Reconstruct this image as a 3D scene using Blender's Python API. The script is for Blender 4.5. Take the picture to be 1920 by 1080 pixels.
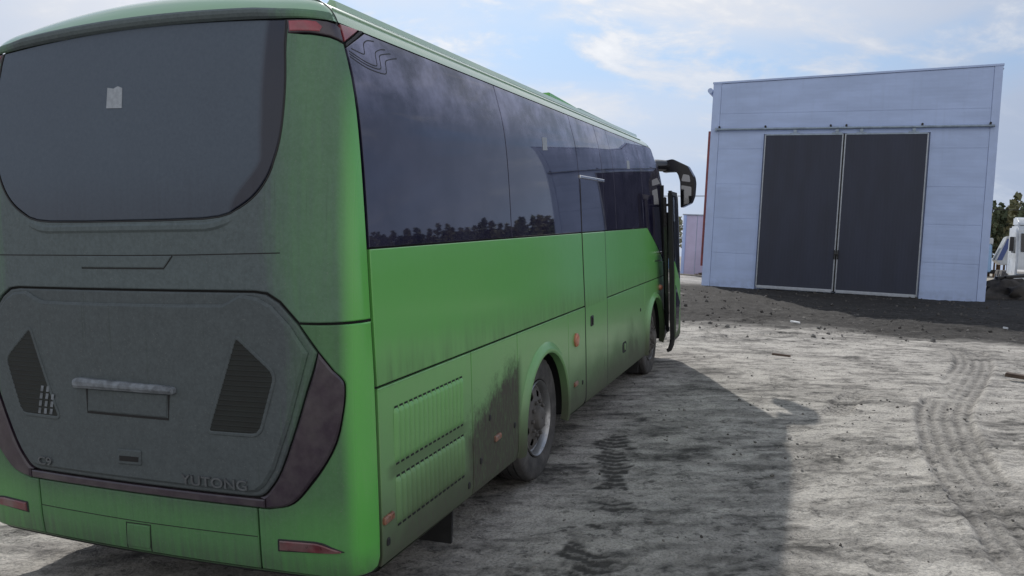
import bpy, bmesh, math, random
import numpy as np
from mathutils import Matrix, Vector
random.seed(7); np.random.seed(7)
scene = bpy.context.scene
for o in list(bpy.data.objects): bpy.data.objects.remove(o)
COL = scene.collection

# ------------------------------------------------------------------ camera
CAMC = np.array([[0.99874879, 0.00249943, 0.04994597], [0, 0.99875021, -0.04998019], [-0.05000847, 0.04991766, 0.99750057]])
cd = bpy.data.cameras.new('camera'); cam = bpy.data.objects.new('camera', cd); COL.objects.link(cam)
cd.sensor_width = 36; cd.lens = 1509.5/1920*36; cd.clip_start = .05; cd.clip_end = 3000
m = Matrix.Identity(4)
for i in range(3):
    m[i][0] = CAMC[0][i]; m[i][1] = CAMC[2][i]; m[i][2] = -CAMC[1][i]
m[2][3] = 2.0
cam.matrix_world = m
scene.camera = cam

# ------------------------------------------------------------------ sun, sky, exposure
SUN_EL = math.radians(35.4); SUN_AZ = math.radians(-8.7)      # azimuth from +Y towards +X
SD = Vector((math.sin(SUN_AZ)*math.cos(SUN_EL), math.cos(SUN_AZ)*math.cos(SUN_EL), math.sin(SUN_EL)))
sl = bpy.data.lights.new('sun', 'SUN'); sl.energy = 4.2; sl.angle = math.radians(.7); sl.color = (1, .96, .90)
so = bpy.data.objects.new('sun', sl); COL.objects.link(so)
so.rotation_euler = SD.to_track_quat('Z', 'Y').to_euler()
scene.view_settings.view_transform = 'Standard'; scene.view_settings.look = 'None'
scene.view_settings.gamma = 1; scene.view_settings.exposure = 0.0
scene.view_settings.use_curve_mapping = False

# ---- small node language
class S_:
    def __init__(s, nt, sock): s.nt, s.k = nt, sock
    def _m(s, op, *a):
        n = s.nt.nodes.new('ShaderNodeMath'); n.operation = op
        for i, v in enumerate((s,)+a):
            if isinstance(v, S_): s.nt.links.new(v.k, n.inputs[i])
            else: n.inputs[i].default_value = v
        return S_(s.nt, n.outputs[0])
    def __add__(s, o): return s._m('ADD', o)
    __radd__ = __add__
    def __sub__(s, o): return s._m('SUBTRACT', o)
    def __rsub__(s, o): return (s*-1)+o
    def __mul__(s, o): return s._m('MULTIPLY', o)
    __rmul__ = __mul__
    def __truediv__(s, o): return s._m('DIVIDE', o)
    def min(s, o): return s._m('MINIMUM', o)
    def max(s, o): return s._m('MAXIMUM', o)
    def abs(s): return s._m('ABSOLUTE')
    def sin(s): return s._m('SINE')
    def pow(s, o): return s._m('POWER', o)
    def clamp(s): return s.max(0.0).min(1.0)
    def ss(s, a, b):
        n = s.nt.nodes.new('ShaderNodeMapRange'); n.interpolation_type = 'SMOOTHSTEP'
        s.nt.links.new(s.k, n.inputs['Value'])
        lo, hi, t0, t1 = (a, b, 0, 1) if a < b else (b, a, 1, 0)
        n.inputs['From Min'].default_value = lo; n.inputs['From Max'].default_value = hi
        n.inputs['To Min'].default_value = t0; n.inputs['To Max'].default_value = t1
        return S_(s.nt, n.outputs[0])
class NT:
    def __init__(s, tree): s.t = tree
    def w(s, k): return S_(s.t, k)
    def node(s, typ): return s.t.nodes.new(typ)
    def coords(s, kind='Object', ref=None):
        tc = s.node('ShaderNodeTexCoord'); tc.object = ref; sp = s.node('ShaderNodeSeparateXYZ')
        s.t.links.new(tc.outputs[kind], sp.inputs[0])
        return [s.w(sp.outputs[i]) for i in range(3)]
    def vec(s, x, y, z):
        c = s.node('ShaderNodeCombineXYZ')
        for i, v in enumerate((x, y, z)):
            if isinstance(v, S_): s.t.links.new(v.k, c.inputs[i])
            else: c.inputs[i].default_value = v
        return c.outputs[0]
    def noise(s, v, scale, det=4, rough=.55, dist=0):
        n = s.node('ShaderNodeTexNoise'); n.inputs['Scale'].default_value = scale
        n.inputs['Detail'].default_value = det; n.inputs['Roughness'].default_value = rough
        n.inputs['Distortion'].default_value = dist
        s.t.links.new(v, n.inputs['Vector']); return s.w(n.outputs['Fac'])
    def mix(s, f, a, b):
        n = s.node('ShaderNodeMix'); n.data_type = 'RGBA'
        for sock, v in ((n.inputs[0], f), (n.inputs[6], a), (n.inputs[7], b)):
            if isinstance(v, S_): s.t.links.new(v.k, sock)
            elif isinstance(v, bpy.types.NodeSocket): s.t.links.new(v, sock)
            elif isinstance(v, (int, float)): sock.default_value = v
            else: sock.default_value = (*v, 1)
        return n.outputs[2]
    def attr(s, name):
        a = s.node('ShaderNodeAttribute'); a.attribute_name = name
        return s.w(a.outputs['Fac'])
    def bump(s, h, strength, dist=.01):
        b = s.node('ShaderNodeBump'); b.inputs['Strength'].default_value = strength
        b.inputs['Distance'].default_value = dist
        s.t.links.new(h.k, b.inputs['Height']); return b.outputs[0]
def setin(nt, sock, v):
    if isinstance(v, S_): nt.links.new(v.k, sock)
    elif isinstance(v, bpy.types.NodeSocket): nt.links.new(v, sock)
    elif isinstance(v, (tuple, list)): sock.default_value = (*v, 1) if len(v) == 3 else v
    else: sock.default_value = v
def new_mat(name):
    m = bpy.data.materials.new(name); m.use_nodes = True
    b = m.node_tree.nodes['Principled BSDF']; return m, NT(m.node_tree), b
def bsdf(n, b, **kw):
    names = dict(col='Base Color', rough='Roughness', metal='Metallic', spec='Specular IOR Level', coat='Coat Weight',
                 coatr='Coat Roughness', nor='Normal', ior='IOR', trans='Transmission Weight', alpha='Alpha', cnor='Coat Normal', stint='Specular Tint')
    for k, v in kw.items(): setin(n.t, b.inputs[names[k]], v)

# ---- world
w = bpy.data.worlds.new('World'); scene.world = w; w.use_nodes = True
N = NT(w.node_tree); bg = w.node_tree.nodes['Background']
sky = N.node('ShaderNodeTexSky'); sky.sky_type = 'NISHITA'; sky.sun_disc = False
sky.sun_elevation = SUN_EL; sky.sun_rotation = SUN_AZ; sky.altitude = 150; sky.air_density = 1.0; sky.dust_density = .6; sky.ozone_density = 1.4
dx, dy, dz = N.coords('Generated')
den = dz.max(0.0)+.38
px, py = dx/den, dy/den
OA, OB, OC = 31.9, 8.2, 5.5
n1 = N.noise(N.vec(px+OA, py*1.15, 0.3), 1.25, 5, .48, .9)                # broad thin veils
n2 = N.noise(N.vec(px+OB, py*1.35, 4.1), 4.2, 8, .6, .25)                # small heaped clouds
n3 = N.noise(N.vec(px+OC, py, 9.1), 1.1, 3, .5)
sdot = dx*SD.x+dy*SD.y+dz*SD.z
glow = sdot.ss(.66, .96)                      # forward-scattered light round the sun
lum = glow.max(sdot.ss(.45, -.35))            # clouds opposite the sun are lit from the front
blue = N.mix(.65, sky.outputs[0], N.mix(glow, (3.5, 5.0, 7.5), (5.0, 7.4, 10.6)))
low = dz.ss(.28, .03)
blue = N.mix(low*.7, blue, N.mix(glow, (3.9, 4.8, 6.7), (5.6, 6.2, 8.2)))
back = sdot.ss(.45, -.30)
thin = N.mix(n2*.5+n3*.5, N.mix(lum, (3.6, 4.4, 6.0), (7.4, 7.7, 8.6)), N.mix(lum, (4.7, 5.4, 6.8), (9.2, 9.3, 9.6)))
thin = N.mix(back, thin, (8.9, 8.8, 8.6))
skyc = N.mix((n1.ss(.28, .56)*.93).max(back*.9), blue, thin)
heap = (n2+(n3-.5)*.55).ss(.49, .66)*(low*-.5+1.0)
skyc = N.mix(heap*.9, skyc, N.mix(n2.ss(.52, .72), N.mix(lum, (4.8, 5.5, 6.9), (8.4, 8.6, 9.1)), N.mix(lum, (6.2, 6.8, 7.8), (10.3, 10.2, 10.2))))
w.node_tree.links.new(skyc, bg.inputs['Color']); bg.inputs['Strength'].default_value = .098

# ------------------------------------------------------------------ generic helpers
def link(o, parent=None, **props):
    COL.objects.link(o)
    if parent: o.parent = parent
    for k, v_ in props.items(): o[k] = v_
    return o
def empty(name, label, cat, mat=None, loc=(0,0,0), rotz=0, group=None):
    o = bpy.data.objects.new(name, None); o.empty_display_size = .2
    if mat is not None: o.matrix_world = mat
    else: o.location = loc; o.rotation_euler = (0, 0, rotz)
    link(o, None, label=label, category=cat)
    if group: o['group'] = group
    return o
def finish(bm, name, mat, parent=None, smooth=35, **props):
    me = bpy.data.meshes.new(name); bm.to_mesh(me); bm.free()
    if mat: me.materials.append(mat)
    if smooth is not None:
        me.polygons.foreach_set('use_smooth', [True]*len(me.polygons))
        me.set_sharp_from_angle(angle=math.radians(smooth))
    o = bpy.data.objects.new(name, me); return link(o, parent, **props)
def box(bm, x0, x1, y0, y1, z0, z1, bev=0):
    r = bmesh.ops.create_cube(bm, size=1)['verts']
    for v_ in r: v_.co = Vector(((x0+x1)/2+v_.co.x*(x1-x0), (y0+y1)/2+v_.co.y*(y1-y0), (z0+z1)/2+v_.co.z*(z1-z0)))
    if bev:
        es = list({e for v_ in r for e in v_.link_edges})
        bmesh.ops.bevel(bm, geom=es, offset=bev, segments=2, affect='EDGES', profile=.6)
def mbox(name, mat, parent, *a, bev=.01, **props):
    bm = bmesh.new(); box(bm, *a, bev=bev); return finish(bm, name, mat, parent, 40, **props)
def prism(bm, pts, z0, z1, axis='z', bev=0):
    """polygon pts extruded along an axis from z0 to z1"""
    def mk(p, h): return {'z': (p[0], p[1], h), 'y': (p[0], h, p[1]), 'x': (h, p[0], p[1])}[axis]
    a = [bm.verts.new(mk(p, z0)) for p in pts]; b = [bm.verts.new(mk(p, z1)) for p in pts]
    fs = [bm.faces.new(a[::-1]), bm.faces.new(b)]
    for i in range(len(pts)): fs.append(bm.faces.new((a[i], a[(i+1) % len(a)], b[(i+1) % len(a)], b[i])))
    bmesh.ops.recalc_face_normals(bm, faces=fs)
    if bev: bmesh.ops.bevel(bm, geom=list({e for f in fs for e in f.edges}), offset=bev, segments=2, affect='EDGES')
def tube(bm, pts, r, seg=8, closed_ends=True):
    pts = [Vector(p) for p in pts]; rs = r if isinstance(r, (list, tuple)) else [r]*len(pts); rings = []
    for i, p in enumerate(pts):
        t = (pts[min(i+1, len(pts)-1)]-pts[max(i-1, 0)]).normalized()
        u = t.cross(Vector((0, 0, 1)));  u = u if u.length > .05 else t.cross(Vector((0, 1, 0))); u.normalize(); q = t.cross(u)
        rings.append([bm.verts.new(p+(u*math.cos(a)+q*math.sin(a))*rs[i]) for a in [2*math.pi*k/seg for k in range(seg)]])
    for A, B in zip(rings, rings[1:]):
        for k in range(seg): bm.faces.new((A[k], A[(k+1) % seg], B[(k+1) % seg], B[k]))
    if closed_ends: bm.faces.new(rings[0]); bm.faces.new(rings[-1][::-1])
    bmesh.ops.recalc_face_normals(bm, faces=bm.faces[:])
def lathe(bm, prof, seg=64, axis='x', center=(0,0,0)):
    """profile (axial, radius) revolved about an axis through center"""
    rings = []
    for (h, r) in prof:
        ring = []
        for k in range(seg):
            a = 2*math.pi*k/seg; c_, s_ = r*math.cos(a), r*math.sin(a)
            p = {'x': (h, c_, s_), 'y': (c_, h, s_), 'z': (c_, s_, h)}[axis]
            ring.append(bm.verts.new(Vector(center)+Vector(p)))
        rings.append(ring)
    fs = []
    for A, B in zip(rings, rings[1:]):
        for k in range(seg): fs.append(bm.faces.new((A[k], A[(k+1) % seg], B[(k+1) % seg], B[k])))
    return rings, fs
def rnd_poly(pts, r, n=5):
    """round the corners of a polygon; r number or list"""
    out = []; L = len(pts)
    for i, p in enumerate(pts):
        rr = r[i] if isinstance(r, (list, tuple)) else r
        P, A, B = Vector(p), Vector(pts[i-1]), Vector(pts[(i+1) % L])
        if rr <= 0: out.append(tuple(P)); continue
        da, db = (A-P), (B-P); t = min(rr, da.length*.45, db.length*.45)
        a, b = P+da.normalized()*t, P+db.normalized()*t
        for k in range(n+1):
            s = k/n; out.append(tuple(a*(1-s)**2+P*2*s*(1-s)+b*s*s))
    return out

# ------------------------------------------------------------------ materials
BS = Matrix(((0.93496471, 0.34850473, -0.06622269, -1.78533449), (-0.35119257, 0.93567879, -0.03419025, 4.12892092), (0.0500477, 0.0552236, 0.99721892, -0.01265815), (0, 0, 0, 1)))
bus = empty('bus', 'dusty green coach with dark tinted windows and its front door open', 'bus', BS)
def plain(name, col, rough=.5, metal=0, noise=0, nscale=20, bumps=0, spec=.5, coat=0, dust=0):
    m, n, b = new_mat(name); x, y, z = n.coords()
    v = n.vec(x, y, z); c = col; f = n.noise(v, nscale, 5)
    if noise:
        c = n.mix(f.ss(.25, .75), tuple(k*(1-noise) for k in col), tuple(min(1, k*(1+noise)) for k in col))
    if dust:
        c = n.mix((n.noise(v, nscale*.35, 6, .6).ss(.35, .7))*dust, c, (.2, .19, .18))
    bsdf(n, b, col=c, rough=(f*.2+(rough-.1)) if noise else rough, metal=metal, spec=spec, coat=coat)
    if bumps: bsdf(n, b, nor=n.bump(n.noise(v, nscale*3, 5), bumps))
    return m
DUST = (.088, .112, .120); GRIME = (.045, .045, .042); MUD = (.17, .16, .15)
GREEN = (.122, .45, .098)
def paint_side(name, clean=1.0):
    m, n, b = new_mat(name); x, y, z = n.coords(ref=bus); v = n.vec(x, y, z)
    fine = n.noise(n.vec(x, y*6, z*2), 9, 6, .65); big = n.noise(v, 1.6, 5, .6, .4); streak = n.noise(n.vec(x, y*11, z*1.2), 1.4, 6, .68)
    # dust film thickens downwards and under the seam line
    film = z.ss(1.7, .45)*.72+big*.20+.10+(streak-.5)*.25*z.ss(2.0, 1.3)
    seamd = z.ss(1.50, 1.24)*z.ss(1.21, 1.235)*(streak.ss(.35, .75)*.32+big*.25)
    speck = n.noise(v, 85, 3, .6).ss(.60, .66)
    lowg = (z+(big-.5)*.35).ss(.92, .38)
    # wet spray thrown back and forward by the rear wheel
    hb = (y*.30)+.40+(n.noise(n.vec(x, y*2.2, z*1.6), 2.6, 7, .7)-.5)*.42+(n.noise(v, 9, 6, .75)-.5)*.30
    yw = y.ss(1.05, 1.36)*y.ss(2.25, 2.1)
    spray = ((z-hb).ss(.10, -.10)*(fine*.5+.75)).max((z-hb).ss(.30, -.05)*speck*.8)*yw
    spray2 = (z+(big-.5)*.7+(y-5.9).abs()*.28).ss(.98, .50)*y.ss(4.75, 5.3)
    splat = (z+(big-.5)*.5).ss(1.1, .45)*speck*.55
    spray3 = (z+(n.noise(n.vec(x, y*5, z*.8), 2.5, 5)-.5)*.6).ss(.70, .48)*y.ss(3.3, 3.9)*y.ss(5.0, 4.6)
    band = (z-.79+(fine-.5)*.03).abs().ss(.055, .02)*y.ss(.22, .34)*y.ss(1.4, 1.15)
    grime = (lowg*(.9*clean)).max(spray*.97).max(spray2*.88).max(spray3*.78).max(band*.55).max(seamd).max(splat)
    c = n.mix(big*.5+.25, GREEN, (.115, .48, .075))
    c = n.mix((film*(.66*clean)).clamp(), c, (.215, .22, .18))
    c = n.mix((grime*(.78+fine*.4)).clamp(), c, n.mix(fine, (.026, .025, .019), (.090, .083, .066)))
    bsdf(n, b, col=c, rough=(grime*.45+film*.25+.24).clamp(), spec=.45, coat=(grime*-1+.55).clamp()*.8, coatr=.12)
    bsdf(n, b, nor=n.bump(n.noise(n.vec(x, y*.9, z*1.3), 2.3, 3)*1.0+n.noise(v, 160, 2)*.012, .30, .02)); return m
def paint_rear(name, amt, dust=DUST):
    m, n, b = new_mat(name); x, y, z = n.coords(); v = n.vec(x, y, z)
    streak = n.noise(n.vec(x*16, y, z*.9), 2.0, 5, .65); big = n.noise(v, 1.7, 5, .6, .3); fine = n.noise(v, 55, 4, .7)
    prof = x.abs().ss(1.05, .70)*.30+x.abs().ss(1.228, 1.16)*.78
    left = x.ss(-.8, -1.3)*.1
    mid = z.ss(.55, .80)*.35+.65
    f = (prof*mid*amt*(streak*.30+big*.25+.72)+left).clamp()
    low = (z+(big-.5)*.2).ss(.52, .38)*.55
    drip = n.noise(n.vec(x*40, y, z*.7), 1.5, 3, .5).ss(.58, .70)*n.noise(n.vec(x*3, y, z*2), 2.0, 3).ss(.42, .62)
    spk = n.noise(v, 120, 2, .5).ss(.66, .72)
    c = n.mix(big, GREEN, (.10, .40, .065)); c = n.mix(f, c, n.mix((fine*.6+n.noise(v, 18, 5, .7)*.4).ss(.32, .68), tuple(k*.84 for k in dust), tuple(k*1.16 for k in dust)))
    c = n.mix(low*streak.ss(.2, .7), c, (.07, .08, .07))
    c = n.mix(drip*.30*f, c, (.035, .05, .042)); c = n.mix(spk*.35, c, (.20, .20, .19))
    bsdf(n, b, col=c, rough=(f*.5+.24).clamp(), spec=.45, coat=(f*-1+.8).clamp()*.7, coatr=.13)
    bsdf(n, b, nor=n.bump(fine, .10, .004)); return m
M = {}
M['side'] = paint_side('green_paint_side')
M['louvre'] = paint_side('green_paint_louvre', .90)
M['rear'] = paint_rear('green_paint_rear', 1.0)
M['hatch'] = paint_rear('green_paint_hatch', 1.14, (.070, .085, .092))
M['bumper'] = paint_rear('green_paint_bumper', .98, (.060, .088, .074))
def paint_roof():
    m, n, b = new_mat('green_paint_roof'); x, y, z = n.coords(); v = n.vec(x, y, z)
    big = n.noise(v, 1.5, 5); c = n.mix(big*.3+.45, GREEN, (.40, .46, .44))  # pale mix is dust plus the roof's sunlit sky sheen painted in
    bsdf(n, b, col=c, rough=.3, spec=.5, coat=1.0, coatr=.06); return m
M['roof'] = paint_roof()
def glass_side():
    m, n, b = new_mat('tinted_side_glass'); x, y, z = n.coords(); v = n.vec(x, y, z)
    d = n.noise(n.vec(x, y*1.5, z*2), 2.2, 6, .6)
    wob = n.noise(n.vec(x, y*.8, z*.5), 1.3, 2, .4)
    film = z.ss(2.45, 2.9)*.75+.06  # film pales towards the top: dust, plus the sky's reflection painted into the colour
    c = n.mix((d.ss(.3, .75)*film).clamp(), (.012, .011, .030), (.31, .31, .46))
    bsdf(n, b, col=c, rough=.02, spec=.5, ior=1.60, stint=(.80, .82, 1.0), nor=n.bump(wob, .09, .01)); return m
M['glass'] = glass_side()
def glass_rear():
    m, n, b = new_mat('dusty_rear_glass'); x, y, z = n.coords(); v = n.vec(x, y, z)
    streak = n.noise(n.vec(x*14, y, z*.8), 2.0, 5, .65); big = n.noise(v, 1.4, 5, .6, .4); fine = n.noise(v, 60, 3, .7)
    edge = (x-.815+(big-.5)*.03+z.ss(2.35, 2.1)*.16).ss(.022, -.022)               # the wiped dark border at the right
    low = z.ss(2.05, 2.32)*.35+.65
    run = streak.ss(.45, .62)*z.ss(2.38, 2.15)*.25
    f = ((big*.35+.62)*edge*low-run*.3+.10).clamp()
    c = n.mix(f, (.012, .014, .030), n.mix(fine, (.056, .076, .106), (.096, .122, .160)))
    bsdf(n, b, col=c, rough=(f*.55+.12).clamp(), spec=.4); return m
M['rglass'] = glass_rear()
M['black'] = plain('black_rubber', (.012, .012, .013), .6, noise=.3)
M['gloss'] = plain('gloss_black', (.010, .010, .013), .12, spec=.6)
M['shell'] = plain('dark_underbody', (.010, .010, .011), .8, noise=.3)
M['grille'] = plain('grille_mesh', (.010, .013, .012), .7, noise=.3)
M['lampdk'] = plain('smoked_tail_lamp', (.032, .020, .033), .32, noise=.15, nscale=30, coat=.25, dust=.16)
M['red'] = plain('red_lamp', (.30, .018, .045), .22, noise=.35, nscale=9, coat=.5, dust=.5)
M['fog'] = plain('rear_reflector_red', (.12, .014, .022), .3, noise=.3, coat=.4, dust=.4)
M['amber'] = plain('amber_reflector', (.55, .16, .06), .35, noise=.3, nscale=30, coat=.3, dust=.45)
M['rust'] = plain('muddy_marker_lamp', (.22, .09, .05), .5, noise=.5, nscale=40, dust=.6)
M['chrome'] = plain('chrome', (.7, .7, .72), .15, 1)
M['badge'] = plain('dusty_chrome_letters', (.105, .115, .125), .5, .3, noise=.25)
M['bar'] = plain('dusty_lamp_bar', (.15, .168, .19), .75, noise=.45, nscale=22, bumps=.3)
M['paper'] = plain('paper', (.30, .33, .37), .8, noise=.15, nscale=40)
def tyre_mat():
    m, n, b = new_mat('dusty_tyre'); x, y, z = n.coords(); v = n.vec(x, y, z)
    f = n.noise(v, 7, 6, .65)
    c = n.mix(f.ss(.25, .8)*.75, (.030, .029, .030), (.125, .118, .115))
    bsdf(n, b, col=c, rough=.85, nor=n.bump(n.noise(v, 45, 4), .35, .006)); return m
M['tyre'] = tyre_mat()
def rim_mat():
    m, n, b = new_mat('muddy_steel_rim'); x, y, z = n.coords(); v = n.vec(x, y, z)
    f = n.noise(v, 9, 7, .7); r = (y*y+z*z).pow(.5)
    dirt = (f*.8+.02+r.ss(.262, .240)*.75).ss(.40, .66)
    c = n.mix(dirt, (.36, .36, .37), n.mix(f, (.045, .042, .04), (.13, .12, .115)))
    bsdf(n, b, col=c, rough=dirt*.4+.32, metal=(dirt*-.9+.85).clamp(), nor=n.bump(f, .3, .006)); return m
M['rim'] = rim_mat()

# ------------------------------------------------------------------ ground shape
CP = [(0.17,6.22,.19),(-1.89,6.99,.08),(1.68,10.29,.43),(-.37,11.06,.32),(2.52,12.11,.55),(2.6,4.5,.30),(4.2,8.2,.50),(0,0,-.02),(4,1,.15),(-4,3,-.12),(-3,12,.2),
 (6.59,28.05,1.03),(14.43,24.55,1.03),(6.6,20,.80),(11,16,.78),(9,8,.55),(10,0,.3),(-10,25,.75),(22,24,1.05),(30,48,1.12),(12,50,1.12),(-12,50,1.1),(0,80,1.15),(60,60,1.15),(-60,60,1.1),(60,-20,.7),(-60,-20,-.1),(0,-40,-.3),(25,5,.75),(0,300,1.2),(300,100,1.2),(-300,100,1.2),(0,-300,0.)]
CPn = np.array(CP)
def _U(r2): return np.where(r2 > 1e-12, .5*r2*np.log(np.maximum(r2, 1e-12)), 0)
_n = len(CPn); _K = _U(((CPn[:, None, :2]-CPn[None, :, :2])**2).sum(-1))+np.eye(_n)*.3
_Q = np.c_[np.ones(_n), CPn[:, :2]]
_cf = np.linalg.solve(np.block([[_K, _Q], [_Q.T, np.zeros((3, 3))]]), np.r_[CPn[:, 2], 0, 0, 0])
def height(x, y):
    x = np.asarray(x, float); y = np.asarray(y, float)
    z = _cf[_n]+_cf[_n+1]*x+_cf[_n+2]*y
    for i in range(_n): z = z+_cf[i]*_U((x-CPn[i, 0])**2+(y-CPn[i, 1])**2)
    return z
def vnoise(x, y, seed=0):
    xi = np.floor(x).astype(np.int64); yi = np.floor(y).astype(np.int64); fx = x-xi; fy = y-yi
    def h(a, b):
        k = (a*374761393+b*668265263+seed*974634777) & 0xffffffff
        k = ((k ^ (k >> 13))*1274126177) & 0xffffffff
        return ((k ^ (k >> 16)) & 0xffff)/65535.0
    u = fx*fx*(3-2*fx); v_ = fy*fy*(3-2*fy)
    return (h(xi, yi)*(1-u)+h(xi+1, yi)*u)*(1-v_)+(h(xi, yi+1)*(1-u)+h(xi+1, yi+1)*u)*v_
def fbm(x, y, oct=4, seed=0, gain=.5):
    a = 1; s = 0; t = 0
    for k in range(oct):
        s = s+a*vnoise(x*2**k+17.3*k, y*2**k-9.1*k, seed+k); t += a; a *= gain
    return s/t
def sstep(a, b, x):
    t = np.clip((x-a)/(b-a), 0, 1); return t*t*(3-2*t)
def axis(segs):
    """non-uniform axis: list of (start, end, step)"""
    out = []
    for a, b, st in segs: out += list(np.arange(a, b-1e-9, st))
    out.append(segs[-1][1]); return np.array(out)
gx = axis([(-500, -120, 60), (-120, -30, 10), (-30, -8, 1.2), (-8, -3.2, .16), (-3.2, 8.2, .032), (8.2, 18, .08), (18, 34, .5), (34, 120, 6), (120, 600, 60)])
gy = axis([(-300, -60, 40), (-60, -6, 4), (-6, 2.4, .35), (2.4, 12, .032), (12, 19, .06), (19, 30, .16), (30, 60, 1), (60, 140, 8), (140, 900, 80)])
GX, GY = np.meshgrid(gx, gy)
GZ = height(GX, GY)
def polydist(X, Y, pts):
    """signed offset and run along a polyline"""
    best = np.full(X.shape, 1e9); D = np.zeros(X.shape); R = np.zeros(X.shape); acc = 0
    for (ax, ay), (bx, by) in zip(pts, pts[1:]):
        L = math.hypot(bx-ax, by-ay); ux, uy = (bx-ax)/L, (by-ay)/L
        t = np.clip((X-ax)*ux+(Y-ay)*uy, 0, L); d2 = np.hypot(X-ax-t*ux, Y-ay-t*uy)
        s = (X-ax)*uy-(Y-ay)*ux
        mk = d2 < best; best = np.where(mk, d2, best); D = np.where(mk, np.sign(s)*d2, D); R = np.where(mk, acc+t, R); acc += L
    return D, R, acc
def smoothline(pts, n=8):
    P = [Vector(p) for p in pts]; out = []
    for i in range(len(P)-1):
        a, b, c_, d = P[max(i-1, 0)], P[i], P[i+1], P[min(i+2, len(P)-1)]
        for k in range(n):
            t = k/n; out.append(tuple(.5*((2*b)+(c_-a)*t+(2*a-5*b+4*c_-d)*t*t+(3*b-a-3*c_+d)*t**3)))
    return out+[tuple(P[-1])]
near = np.exp(-np.maximum(0, np.hypot(GX-2, GY-8)-14)/14)
wx = GX+.5*(fbm(GX*.6, GY*.6, 3, 5)-.5); wy = GY+.5*(fbm(GX*.6+40, GY*.6, 3, 6)-.5)
rel = .05*(fbm(GX*.55, GY*.9, 3, 1)-.5)+.034*(fbm(wx*1.7, wy*2.4, 4, 2, .6)-.5)+.028*(fbm(wx*6, wy*8, 4, 3, .65)-.5)
rid = 1-np.abs(2*fbm(wx*1.3+9, wy*2.6, 5, 8, .6)-1); rel += .016*(rid-.7)
rough = sstep(13.4, 16.6, GY-.30*(8-GX)+1.2*(fbm(GX*.8, GY*.8, 3, 15)-.5)*2)*sstep(31, 26, GY)
rel += rough*(.12*(fbm(GX*1.3, GY*1.6, 4, 11, .6)-.5)+.05*(fbm(GX*6, GY*8, 3, 12)-.5))
damp = np.zeros(GX.shape); dark = rough*sstep(.10, .40, fbm(GX*.45+3, GY*.8, 4, 21)+.30*sstep(4, 8, GX))
def track(pts, width, depth, kind, strength=.6, seed=0):
    global rel, damp
    sp = smoothline(pts, 6)
    xs = [p[0] for p in sp]; ys = [p[1] for p in sp]
    mk = (GX > min(xs)-1) & (GX < max(xs)+1) & (GY > min(ys)-1) & (GY < max(ys)+1)
    X, Y = GX[mk], GY[mk]; D, R, L = polydist(X, Y, sp)
    inside = sstep(width*.56, width*.46, np.abs(D))*sstep(0, .5, R)*sstep(0, .5, L-R)
    brk = sstep(.32, .55, fbm(X*1.3, Y*1.3, 3, 60+seed))
    if kind == 'ribs':
        pat = .5+.5*np.cos(D/width*2*math.pi*4.5); pat = pat*(.75+.25*np.cos(R*2*math.pi/.16))
        berm = np.exp(-((np.abs(D)-width*.56)/.05)**2)*.5*sstep(0, .5, R)*sstep(0, .5, L-R)
    else:
        zig = np.abs(((D/width*2) % 1)-.5)
        pat = sstep(-.1, .35, np.cos((R+zig*.14)*2*math.pi/.115))
        berm = np.exp(-((np.abs(D)-width*.54)/.04)**2)*.35*sstep(0, .5, R)*sstep(0, .5, L-R)
    rel[mk] = rel[mk]*(1-.5*inside*brk)-depth*inside*(.45+.8*pat)*brk+depth*berm*brk
    damp[mk] = np.maximum(damp[mk], inside*brk*strength*(.35+.65*pat))
track([(7.66,13.65),(6.9,11.9),(5.75,10.1),(4.6,8.4),(3.98,7.1),(3.6,6.1),(3.3,5.1),(3.0,4.2)], .50, .028, 'ribs', .75, 1)
track([(3.9,11.2),(3.45,10.0),(3.3,8.9),(3.35,8.0)], .34, .022, 'lug', .75, 2)
track([(4.2,9.4),(3.75,8.8),(3.35,8.2),(2.6,7.8)], .26, .02, 'lug', .6, 3)
track([(2.2,6.75),(3.2,6.85),(4.4,6.9),(5.6,6.75)], .28, .018, 'lug', .55, 4)
track([(2.3,5.7),(3.4,5.65),(4.6,5.4),(5.6,5.0)], .34, .018, 'ribs', .5, 5)
track([(-.6,4.3),(.8,4.55),(2.2,4.9),(3.6,4.6)], .30, .014, 'lug', .35, 6)
track([(2.9,9.9),(2.3,9.2),(1.9,8.3),(1.9,7.2)], .3, .016, 'lug', .45, 7)
track([(1.5,11.5),(3.4,14.5),(5.5,17.5),(8,21)], .4, .03, 'lug', .5, 8)
track([(3.0,13.4),(6,15.2),(10,16.4),(14,16)], .4, .03, 'lug', .5, 9)
track([(9.5,13),(8,10.5),(7,8.5),(6.8,6)], .4, .012, 'ribs', .25, 10)
def prints(pts, width, seed, s0):
    """broken lines of black wet lug prints"""
    global rel, damp
    sp = smoothline(pts, 4); D, R, L = polydist(GX, GY, sp)
    ed = (fbm(GX*5, GY*5, 4, seed)-.5)*.34
    ins = sstep(width*.60, width*.44, np.abs(D)+ed)*(R > .01)*(R < L-.01)
    lug = sstep(-.25, .45, np.cos((R+np.abs(D)*.5)*2*math.pi/.105)+.8*(fbm(GX*11, GY*11, 2, seed+3)-.4))
    brk = sstep(.36, .50, fbm(GX*3.1, GY*4.1, 3, seed+5)+.10)
    damp = np.maximum(damp, 1.35*ins*(.40+.60*lug)*brk*s0); rel = rel-.010*ins*lug*brk
prints([(1.03,7.5),(.95,6.8),(.84,5.95)], .24, 31, 1.0)
prints([(.80,5.72),(.76,5.46)], .26, 33, .75)
prints([(.72,5.25),(.60,4.8),(.50,4.3),(.42,3.8)], .30, 35, .95)
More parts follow.
